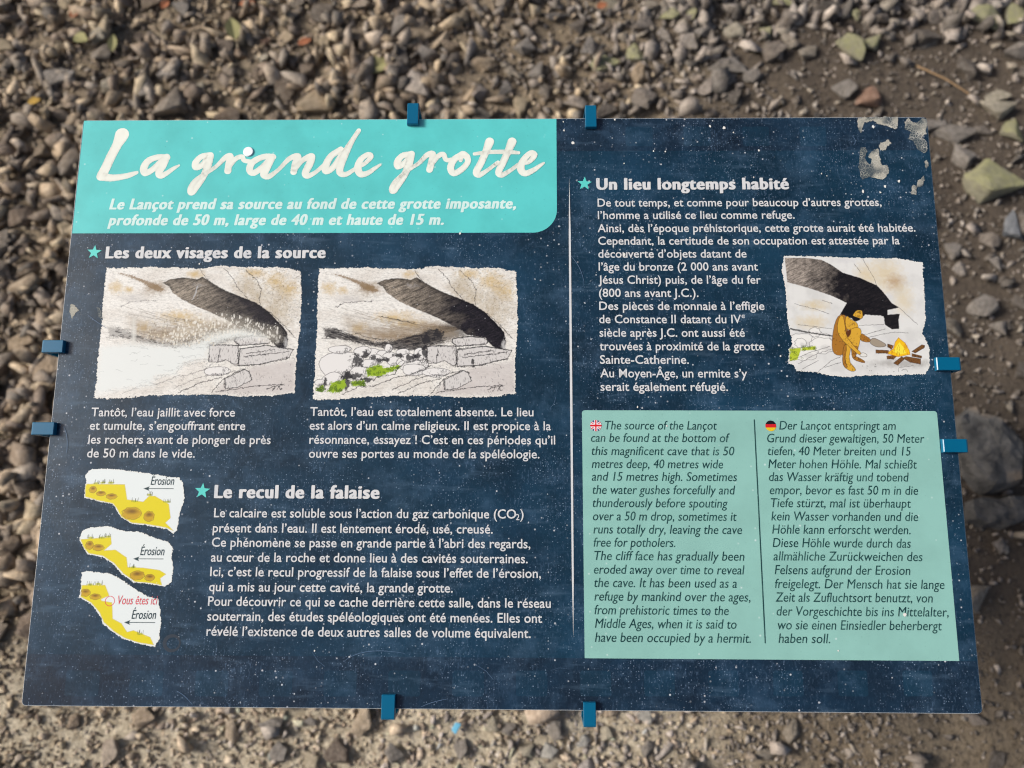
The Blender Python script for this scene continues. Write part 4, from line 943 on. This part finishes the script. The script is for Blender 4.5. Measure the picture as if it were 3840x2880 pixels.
def paint_cave(shift, water):
    sh = lambda pts: [(p[0]+shift[0], p[1]+shift[1], *p[2:]) for p in pts]
    out = sh(CAVE['outline'])
    c = Canvas(out, .40, (224, 221, 214))
    X, Y = c.X, c.Y; X0, Y0 = X-shift[0], Y-shift[1]
    r = random.Random(4)
    # washes of warm grey on paper
    n1 = fbm(X0*.05, Y0*.09, 70); n2 = fbm(X0*.35+Y0*.25, Y0*1.1, 71); n3 = fbm(X0*1.3, Y0*1.3, 72)
    tone = np.clip((n1-.36)*2.6, 0, 1)[..., None]
    c.C = c.C*(1-tone*.35)+np.array(lin(182, 170, 156))*tone*.35
    c.C *= (1-.30*np.clip((n2-.5)*3, 0, 1))[..., None]
    c.C *= (1-.10*np.clip((n3-.5)*4, -1, 1))[..., None]
    ctr = np.array(out).mean(0)
    wash = [(192, 164, 108), (140, 118, 90), (178, 164, 140), (190, 186, 182)]
    for i, (x, y, rx, ry, k) in enumerate(sh(CAVE['washes'])):
        c.blob(x, y, rx*1.2, ry*1.2, wash[int(k)], .8, .95, i, .5)
    c.fill(sh(CAVE['streak']), (128, 104, 72), .85, .9, 2.2, 4)
    mo = sh(CAVE['mouth'])
    xa = min(p[0] for p in mo); xb = max(p[0] for p in mo); ya = min(p[1] for p in mo); yb = max(p[1] for p in mo)
    # curved strata strokes converging to the right end of the rock face
    ex, ey = xb-44, ya+26
    for i in range(240):
        sx, sy = xa-58+r.uniform(0, 70), ya+r.uniform(14, 52)
        t0 = r.uniform(0, .85); t1 = min(1, t0+r.uniform(.05, .25))
        P = []
        for k in range(5):
            t = t0+(t1-t0)*k/4
            P.append((sx+(ex-sx)*t, sy+(ey-sy)*t-7*math.sin(math.pi*t)))
        if c.sdf(np.array([[P[2][0]]]), np.array([[P[2][1]]]), mo)[0, 0] < 1: continue
        c.stroke(P, r.uniform(.3, .6), (112, 96, 78) if r.random() < .6 else (84, 78, 74), r.uniform(.3, .8)*(.5+.6*t1), .6, i)
    c.fill([(xb-96, ya+20), (xb-60, ya+33), (xb-38, ya+30), (xb-46, ya+14), (xb-70, ya+9), (xb-100, ya+12)], (58, 51, 46), .75, 3.5, 6, 17)
    c.fill(sh(CAVE['face']), (150, 132, 106), .55, 7, 7, 19)
    # dark crack below the face, built from pencil strokes
    bd = sh(CAVE['band'])
    c.fill(bd, (74, 69, 66), .85 if not water else .5, 1.4, 3.2, 12)
    for i, (x, y) in enumerate(inside_samples(c, bd, 1100 if not water else 330, r)):
        L = r.uniform(2, 7); s = -.25 if x < (xa+20) else .12
        c.stroke([(x, y), (x+L, y+L*s+r.uniform(-.5, .5))], r.uniform(.4, 1.0), (34, 32, 33), r.uniform(.35, .9), .5, i)
    # cave mouth, brown-grey fading to black
    w = c.win(mo, 3); Xw, Yw = c.X[w], c.Y[w]
    d = c.sdf(Xw, Yw, mo)+1.6*(fbm(Xw*.5, Yw*.5, 21)-.5)
    t = np.clip((Xw-xa)/(xb-xa)*1.9-.30+.7*(fbm(Xw*.10, Yw*.10, 22)-.5), 0, 1)
    colr = np.array(lin(130, 120, 107))*(1-t[..., None])+np.array(lin(30, 26, 30))*t[..., None]
    along = fbm((Xw*.9+Yw*.42)*.16, (Yw*.9-Xw*.42)*.9, 24)
    colr = colr*(1-.75*np.clip((along-.5)*3, -.5, .9))[..., None]*(1-.5*np.clip((fbm(Xw*1.2, Yw*1.2, 23)-.5)*3, -.6, 1))[..., None]
    top = np.clip(1+d/5, 0, 1)*(Yw > (ya+yb)/2+(Xw-(xa+xb)/2)*-.42)
    colr = colr*(1-.7*top[..., None])
    a = np.clip(.5-d/.9, 0, 1)
    c.C[w] = c.C[w]*(1-a[..., None])+colr*a[..., None]
    c.blob(xa+40, yb-10, 9, 3, (150, 146, 142), .55, .9, 3, .9)
    c.blob(xb-3, ya+6, 3.4, 9, (188, 186, 184), .8, .8, 5, .6)
    c.fill(sh(CAVE['grey']), (186, 178, 174), .7, 3, 3, 31)
    # fine hatching on the tinted right wall
    for i in range(900):
        x = xb-r.uniform(-16, 62); y = yb+r.uniform(-58, 10)
        if c.sdf(np.array([[x]]), np.array([[y]]), mo)[0, 0] < 2.5 or y < ya+18+max(0, (xb-20-x))*.6: continue
        c.stroke([(x, y), (x+r.uniform(-1.4, 1.4), y+r.uniform(-1, 1))], .38, (88, 76, 62), r.uniform(.3, .75))
    for i in range(170):
        x = ctr[0]+r.uniform(-100, 70); y = ctr[1]+r.uniform(-40, 55)
        if c.sdf(np.array([[x]]), np.array([[y]]), mo)[0, 0] < 2: continue
        c.stroke([(x, y), (x+r.uniform(1, 4), y-r.uniform(.2, 1.6))], .35, (96, 90, 84), .5)
    for blk in CAVE['blocks']:
        q = sh(blk); c.fill(q, (200, 196, 192), 1, .5, .8, 3)
        for x, y in inside_samples(c, q, 60, r): c.stroke([(x, y), (x+r.uniform(-.8, .8), y-r.uniform(1, 3))], .45, (70, 66, 64), r.uniform(.35, .9))
        c.stroke(q+[q[0]], .8, (44, 42, 43), .9, .8, 6)
    for i, (x, y, rx, ry) in enumerate(sh(CAVE['boulders'])):
        if water and x < ctr[0]+15: continue
        ph = r.random()*6
        P = chaikin([(x+rx*(.82+.30*r.random())*math.cos(ph+2*math.pi*k/8), y+ry*(.82+.30*r.random())*math.sin(ph+2*math.pi*k/8)) for k in range(8)], 1)
        c.fill(P, (218, 215, 211), 1, .4)
        for k in range(int(14+rx*3.4)):
            a_ = r.uniform(-2.2, .9); q = r.uniform(.35, .92)
            xx, yy = x+rx*q*math.cos(a_), y+ry*q*math.sin(a_)
            c.stroke([(xx, yy), (xx+r.uniform(-1, 1), yy-r.uniform(.6, 2.2))], .42, (86, 84, 84), r.uniform(.4, .85))
        c.stroke(P+[P[0]], .55, (48, 46, 48), .9, .5, i)
    if not water:
        for i, (x, y, rx, ry) in enumerate(sh(CAVE['darkspots'])):
            c.blob(x, y, rx*.9, ry*.9, (38, 36, 38), .9, .3, i+90, .9)
        for i, p in enumerate(sh(m) for m in CAVE['moss']):
            c.fill(p, (140, 168, 34), 1, .5, 2.4, i)
            for k in range(30):
                x = r.uniform(min(q[0] for q in p), max(q[0] for q in p)); y = r.uniform(min(q[1] for q in p), max(q[1] for q in p))
                if c.sdf(np.array([[x]]), np.array([[y]]), p)[0, 0] > 0: continue
                c.ring(x, y, r.uniform(.8, 2), r.uniform(.6, 1.4), .5, (60, 84, 20), .85, k)
                c.blob(x+1, y-1, 1.8, 1.0, (84, 112, 26), .7, .6, k)
    for i, p in enumerate(CAVE['pencil']):
        c.stroke(sh(p), .9 if i > 7 else .7, (46, 43, 44), .9 if not (water and 4 <= i <= 10) else .5, 1.6, i)
    # rough pencil shading on the slabs
    for i in range(420):
        x = ctr[0]+r.uniform(-15, 115); y = ctr[1]-r.uniform(12, 76)
        if vnoise(np.array([x*.08]), np.array([y*.12]), 5)[0] < .45: continue
        c.stroke([(x, y), (x+r.uniform(-.8, 2.2), y-r.uniform(.4, 2.4))], .42, (70, 67, 68), r.uniform(.35, .9))
    if water:
        c.fill(CAVE['water'], (216, 219, 215), .95, 4, 5, 3)
        for i in range(70):
            p = CAVE['water'][r.randrange(len(CAVE['water']))]; q = CAVE['water'][r.randrange(len(CAVE['water']))]; tt = r.random()
            x, y = p[0]*tt+q[0]*(1-tt), p[1]*tt+q[1]*(1-tt)-r.uniform(0, 4)
            c.stroke([(x, y), (x+r.uniform(2, 6), y+r.uniform(-2, 2)), (x+r.uniform(6, 10), y+r.uniform(-3, 2))], .35, (128, 130, 130), .55, 1.5, i)
        sp = CAVE['spray']; xs = [p[0] for p in sp]; ys = [p[1] for p in sp]
        c.fill(sp, (206, 198, 182), .35, 6, 6, 8)
        for i in range(620):
            x = r.uniform(min(xs)-6, max(xs)+2); y = r.uniform(min(ys), max(ys)+2)
            if c.sdf(np.array([[x]]), np.array([[y]]), sp)[0, 0] > 3: continue
            k = r.random()**2
            c.blob(x, y, .5+1.0*k, .7+2.2*k, (222, 218, 208), r.uniform(.4, .95), .5, i)
        for i in range(90):
            x = r.uniform(min(xs)-20, min(xs)+60); y = r.uniform(min(ys)-2, max(ys)-6)
            c.blob(x, y, 1.2, 1.5, (216, 206, 184) if r.random() < .6 else (120, 108, 86), .6, .6, i)
        c.fill(CAVE['spoutc'], (208, 206, 198), .85, 2, 1, 1)
        c.stroke(CAVE['scratch'], 1.4, (176, 176, 178), .7, 1.2, 5)
    return c

il = on_panel(paint_cave((0, 0), False).build('illustration', .24, DRAW, None, 1.1, 3))
il['label'] = 'drawing of the dry cave with mossy rocks'
il = on_panel(paint_cave(SHIFT1, True).build('illustration', .24, DRAW, None, 1.1, 4))
il['label'] = 'drawing of the cave with gushing white water'

def paint_man():
    c = Canvas(MAN['outline'], .30, (212, 211, 207))
    X, Y = c.X, c.Y
    n1 = fbm(X*.08, Y*.08, 80)
    c.C *= (1-.12*np.clip((n1-.4)*3, 0, 1))[..., None]
    wash = [(202, 184, 146), (168, 136, 98), (204, 190, 160), (196, 194, 194)]
    for i, (x, y, rx, ry, k) in enumerate(MAN['washes']): c.blob(x, y, rx*1.2, ry*1.2, wash[int(k)], .75, .95, i)
    mo = MAN['mouth']; d = c.sdf(X, Y, mo)+.8*(fbm(X*.8, Y*.8, 21)-.5)
    xa = min(p[0] for p in mo); xb = max(p[0] for p in mo)
    t = np.clip((X-xa)/(xb-xa)*2.6-.30+.9*(fbm(X*.14, Y*.14, 22)-.5), 0, 1)[..., None]
    colr = np.array(lin(140, 130, 120))*(1-t)+np.array(lin(28, 24, 24))*t
    along = fbm((X*.9+Y*.42)*.2, (Y*.9-X*.42)*1.1, 44)
    colr = colr*(1-.6*np.clip((along-.5)*3, -.6, .9))[..., None]
    colr = colr*(1-.35*np.clip((fbm(X*.7, Y*.7, 25)-.5)*3, -.6, 1))[..., None]
    a = np.clip(.5-d/.8, 0, 1)[..., None]
    c.C = c.C*(1-a)+colr*a
    c.fill(MAN['ledge'], (206, 204, 200), 1, .5, 1, 3)
    for i, (x, y, rx, ry) in enumerate(MAN['ovals']):
        c.blob(x, y, rx, ry, (222, 220, 214), .9, .3, i, .1); c.blob(x+rx*.3, y-ry*.3, rx*.6, ry*.5, (182, 180, 176), .6, .7, i); c.ring(x, y, rx*.93, ry*.93, .5, (86, 84, 82), .8, i)
    r = random.Random(8)
    for i, p in enumerate(MAN['grass']):
        c.fill(p, (172, 186, 52), 1, .5, .8, i)
        for k in range(16):
            x = r.uniform(min(q[0] for q in p), max(q[0] for q in p)); y = r.uniform(min(q[1] for q in p), max(q[1] for q in p))
            c.ring(x, y, 1.3, 1.0, .4, (74, 92, 28), .8, k)
    for i, p in enumerate(MAN['pencil']): c.stroke(p, .5, (62, 60, 60), .85, .8, i)
    c.stroke(MAN['pencil'][9], 1.8, (40, 38, 38), .8, 1.0, 2)
    cols = {'skin': (204, 156, 50), 'skin2': (160, 108, 38), 'skin3': (96, 52, 24), 'black': (20, 17, 17), 'stone': (152, 139, 122), 'white': (212, 210, 203), 'log': (112, 74, 36), 'fire': (228, 178, 24), 'fire2': (232, 214, 64)}
    sx = [p for k, p in MAN['poly'] if k == 'log']
    c.blob(np.mean([q[0] for p in sx for q in p]), min(q[1] for p in sx for q in p)+2, 46, 7, (150, 146, 140), .7, .8, 4)
    for k, p in MAN['poly']:
        if k.startswith('skin') or k in ('black', 'stone', 'white'): p = chaikin(p, 1)
        c.fill(p, cols[k], 1, .35, .6 if 'fire' in k else .25, 2)
        if k not in ('fire2', 'skin3', 'black'):
            c.stroke(p+[p[0]], .5, (40, 26, 16) if k != 'fire' else (150, 90, 20), .85)
        if k.startswith('skin') or k == 'log':
            for i in range(26):
                q = p[r.randrange(len(p))]; m = np.mean(p, 0); t = r.uniform(.15, .9)
                x, y = q[0]*t+m[0]*(1-t), q[1]*t+m[1]*(1-t)
                c.stroke([(x, y), (x+r.uniform(-1, 1), y-r.uniform(.5, 1.6))], .35, (74, 44, 18), .75)
    for i in range(26):
        p = MAN['hatch'][i % len(MAN['hatch'])]
        x, y = p[0]+r.uniform(-4, 4), p[1]+r.uniform(-3, 3)
        c.stroke([(x, y), (x+r.uniform(-1, 1.5), y+r.uniform(-.8, .8))], .5, (50, 42, 36), .8)
    f = [p for k, p in MAN['poly'] if k == 'fire'][0]
    for i in range(24):
        x = r.uniform(min(q[0] for q in f), max(q[0] for q in f)); y = r.uniform(min(q[1] for q in f), max(q[1] for q in f)-8)
        c.stroke([(x, y), (x+r.uniform(-1, 1), y+r.uniform(2, 4))], .5, (170, 96, 20), .8)
    return c
il = on_panel(paint_man().build('illustration', .24, DRAW, None, .9, 7))
il['label'] = 'drawing of a seated caveman beside a fire'

ERO = print_material('diagram_lettering', lin(40, 62, 66), .05); REDT = print_material('red_lettering', lin(214, 84, 92), .05)
for i, dgm in enumerate(DIAG):
    c = Canvas(dgm['white'], .36, (216, 222, 220))
    c.fill(dgm['yellow'], (214, 198, 26), 1, .4, .3, i)
    c.stroke(dgm['yellow']+[dgm['yellow'][0]], .4, (170, 140, 60), .6)
    for k, (x, y, rx, ry) in enumerate(dgm['stones']):
        c.blob(x, y, rx*1.12, ry*1.12, (188, 150, 34), 1, .25, k, .15)
        c.blob(x, y+ry*.35, rx*.9, ry*.6, (120, 88, 28), .95, .8, k, .15)
        c.ring(x, y, rx, ry, .42, (110, 84, 34), .9, k)
    r = random.Random(i)
    for x, y in dgm['grass']:
        c.blob(x, y, 4.2, 1.5, (176, 178, 40), .9, .5, 1)
        for k in range(7):
            q = x+r.uniform(-4, 4); c.stroke([(q, y-.5), (q+r.uniform(-.8, .8), y+r.uniform(1.6, 4.2))], .38, (64, 70, 36), .9)
    (ax, ay), (bx2, by2) = dgm['arrow']
    c.stroke([(ax, ay), (bx2+4, ay)], .75, (40, 62, 66), 1)
    c.fill([(bx2, ay), (bx2+7, ay+2.5), (bx2+5.6, ay), (bx2+7, ay-2.5)], (40, 62, 66), 1, .25)
    if 'ring' in dgm:
        x, y = dgm['ring']; p = [(x+5*math.cos(k*math.pi/18), y+5*math.sin(k*math.pi/18)) for k in range(37)]
        c.stroke(p, .75, (206, 60, 70), 1)
    o = on_panel(c.build('erosion_diagram', .24, DRAW, None, .7, 20+i))
    o['label'] = ['yellow cliff diagram with rock ledge and arrow', 'yellow cliff diagram with small hollow and arrow', 'yellow cliff diagram with red circle'][i]
    lettering('diagram_lettering', dgm['text'], 6.0, .40, ERO, o, .2, .004)
    if 'red' in dgm: lettering('diagram_lettering', dgm['red'], 6.0, .40, REDT, o, .2, 0)

# ---- damage: laminate peeled off, chips
def peel_material():
    N = Nodes('peeled_laminate')
    co = N.objcoord()
    v = N.n('ShaderNodeTexVoronoi', voronoi_dimensions='2D', feature='DISTANCE_TO_EDGE')
    nz = N.n('ShaderNodeTexNoise'); N.link(co, nz.inputs['Vector']); nz.inputs['Scale'].default_value = 120
    wv = N.n('ShaderNodeVectorMath', operation='MULTIPLY_ADD'); N.link(nz.outputs['Color'], wv.inputs[0]); wv.inputs[1].default_value = (.006, .006, 0); N.link(co, wv.inputs[2])
    N.link(wv.outputs[0], v.inputs['Vector']); v.inputs['Scale'].default_value = 330
    lace = N.ramp(N.math('ADD', v.outputs['Distance'], N.math('MULTIPLY', N.noise(co, 90, 4), .6)), .42, .16)
    a = N.mix(N.ramp(N.noise(co, 40, 4), .4, .7), lin(190, 187, 176), lin(224, 220, 208))
    a = N.mix(N.math('MULTIPLY', N.ramp(N.noise(co, 22, 3), .5, .62), .35), a, lin(176, 178, 132))
    base = N.mix(lace, N.mix(N.ramp(N.noise(co, 30, 3), .44, .56), lin(66, 76, 82), lin(158, 155, 144)), a)
    N.bump(lace, .4, .0006)
    return N.done(base, .75, .3)
PEELM = peel_material()
CHIPM = plain('bare_chip', lin(214, 212, 206), .7, .3, .12, 300)
for i, p in enumerate(PEEL):
    flat('peeled_patch', [jitter_poly(jitter_poly(p, 4, 1.1, i+50), 1.2, .65, i)], .30, PEELM, bo)
for i, (x, y, r_) in enumerate(CHIPS):
    rr = random.Random(i); rmm = r_*.42
    flat('chip', [[(x+rmm*rr.uniform(.6, 1.2)*math.cos(2*math.pi*k/9), y+rmm*rr.uniform(.7, 1.5)*math.sin(2*math.pi*k/9)) for k in range(9)]], .62, CHIPM, bo)

SCRM = plain('scratched_film', lin(84, 108, 136), .6, .3, .2, 200)
STAINM = plain('dark_stain', lin(18, 36, 52), .5, .4, .2, 80)
def scratch(pts, w, mat, z=.66):
    P = np.array(pts, float); n = len(P); V = []; F = []
    for i in range(n):
        d = P[min(i+1, n-1)]-P[max(i-1, 0)]; d = d/(np.hypot(*d)+1e-9); k = w*.5*(.35+.65*math.sin(math.pi*(i+.5)/n))
        V += [((P[i, 0]-d[1]*k)/1000, (P[i, 1]+d[0]*k)/1000, z/1000), ((P[i, 0]+d[1]*k)/1000, (P[i, 1]-d[0]*k)/1000, z/1000)]
    F = [(2*i, 2*i+1, 2*i+3, 2*i+2) for i in range(n-1)]
    obj('scratch', mesh('scratch', V, F), mat, bo)
for arc in SCRATCHES:
    q = np.array(arc, float); tt = np.linspace(0, 1, 12)[:, None]
    scratch((1-tt)**2*q[0]+2*tt*(1-tt)*q[1]+tt**2*q[2], .55, SCRM)
rs = random.Random(77)
for i in range(16):
    x, y = rs.uniform(15, 985), rs.uniform(10, 510); a = rs.uniform(0, 6.28); L = rs.uniform(4, 22)
    scratch([(x, y), (x+L*.5*math.cos(a)+rs.uniform(-1, 1), y+L*.5*math.sin(a)), (x+L*math.cos(a+.2), y+L*math.sin(a+.2))], rs.uniform(.18, .34), SCRM, .12)
x, y = RINGSTAIN
scratch([(x+8.2*math.cos(k*math.pi/16), y+7.6*math.sin(k*math.pi/16)) for k in range(33)], 4.0, STAINM, .08)

# ---- clips: bent blue metal gripping board and frame
CLIPM = plain('blue_painted_metal', lin(0, 90, 124), .28, .4, .05, 30)
CLIPS = [('top', 389.1, 402.4, 652.6, 679.8), ('top', 599.1, 612.2, 648.0, 676.1), ('left', 377.7, 391.8, 8.3, -16.6), ('left', 284.8, 298.7, 7.8, -18.1),
         ('bottom', 380.3, 394.3, 15.2, -9.7), ('bottom', 589.3, 602.1, 9.3, -15.2), ('right', 358.6, 373.2, 982.1, 1009.0), ('right', 268.4, 282.8, 981.2, 1008.2)]
def clip_mesh(side, a0, a1, inner, outer):
    """C-shaped profile swept along the panel edge"""
    sgn = 1 if outer > inner else -1
    L = abs(outer-inner)
    prof = [(0, .7), (0, 5.2), (.8, 6), (L-2.2, 6), (L-.6, 5.2), (L, 3.4), (L-1.2, -24), (L-3, -26), (2, -26), (2, -23), (L-4.4, -23), (L-3.6, .7)]
    n = len(prof); V = []; F = []
    w = a1-a0
    for k, (t, ins) in enumerate(((0, .5), (.5/w, 0), (1-.5/w, 0), (1, .5))):
        mid = (sum(p[0] for p in prof)/n, -8)
        for p, q in prof:
            along = a0+w*t; out = inner+sgn*p
            if ins:
                q = q-(.5 if q > 2 else 0)
            P = (along, out, q) if side in ('top', 'bottom') else (out, along, q)
            V.append(tuple(c/1000 for c in P))
    for k in range(3):
        for i in range(n):
            F.append((k*n+i, (k+1)*n+i, (k+1)*n+(i+1) % n, k*n+(i+1) % n))
    F += [tuple(range(n)), tuple(range(4*n-1, 3*n-1, -1))]
    me = mesh('clip', V, F)
    bm = bmesh.new(); bm.from_mesh(me); bmesh.ops.recalc_face_normals(bm, faces=bm.faces); bm.to_mesh(me); bm.free()
    return me
for cdef in CLIPS:
    on_panel(obj('clip', clip_mesh(*cdef), CLIPM))

# ---- frame and posts under the board
def box(V, F, x0, x1, y0, y1, z0, z1):
    o = len(V)
    V += [(x/1000, y/1000, z/1000) for z in (z0, z1) for x, y in ((x0, y0), (x1, y0), (x1, y1), (x0, y1))]
    F += [tuple(i+o for i in f) for f in ((3, 2, 1, 0), (4, 5, 6, 7), (0, 1, 5, 4), (1, 2, 6, 5), (2, 3, 7, 6), (3, 0, 4, 7))]
for (x0, x1, y0, y1) in ((20, 980, 20, 45), (20, 980, 617, 642), (20, 45, 45.5, 616.5), (955, 980, 45.5, 616.5)):
    V, F = [], []; box(V, F, x0, x1, y0, y1, -22, -8.2)
    on_panel(obj('frame_rail', mesh('frame_rail', V, F), CLIPM))
for x in (-.22, .22):
    V, F = [], []
    gzv = float(gz(x, .02))-.12-base_z
    top = PANEL_Z-base_z-.045
    box(V, F, (x-.03)*1000, (x+.03)*1000, -10, 50, gzv*1000, top*1000)
    obj('post', mesh('post', V, F), CLIPM, sign)
for y in (200, 440):
    V, F = [], []; box(V, F, 45.5, 954.5, y, y+25, -22, -8.2)
    on_panel(obj('frame_rail', mesh('frame_rail', V, F), CLIPM))
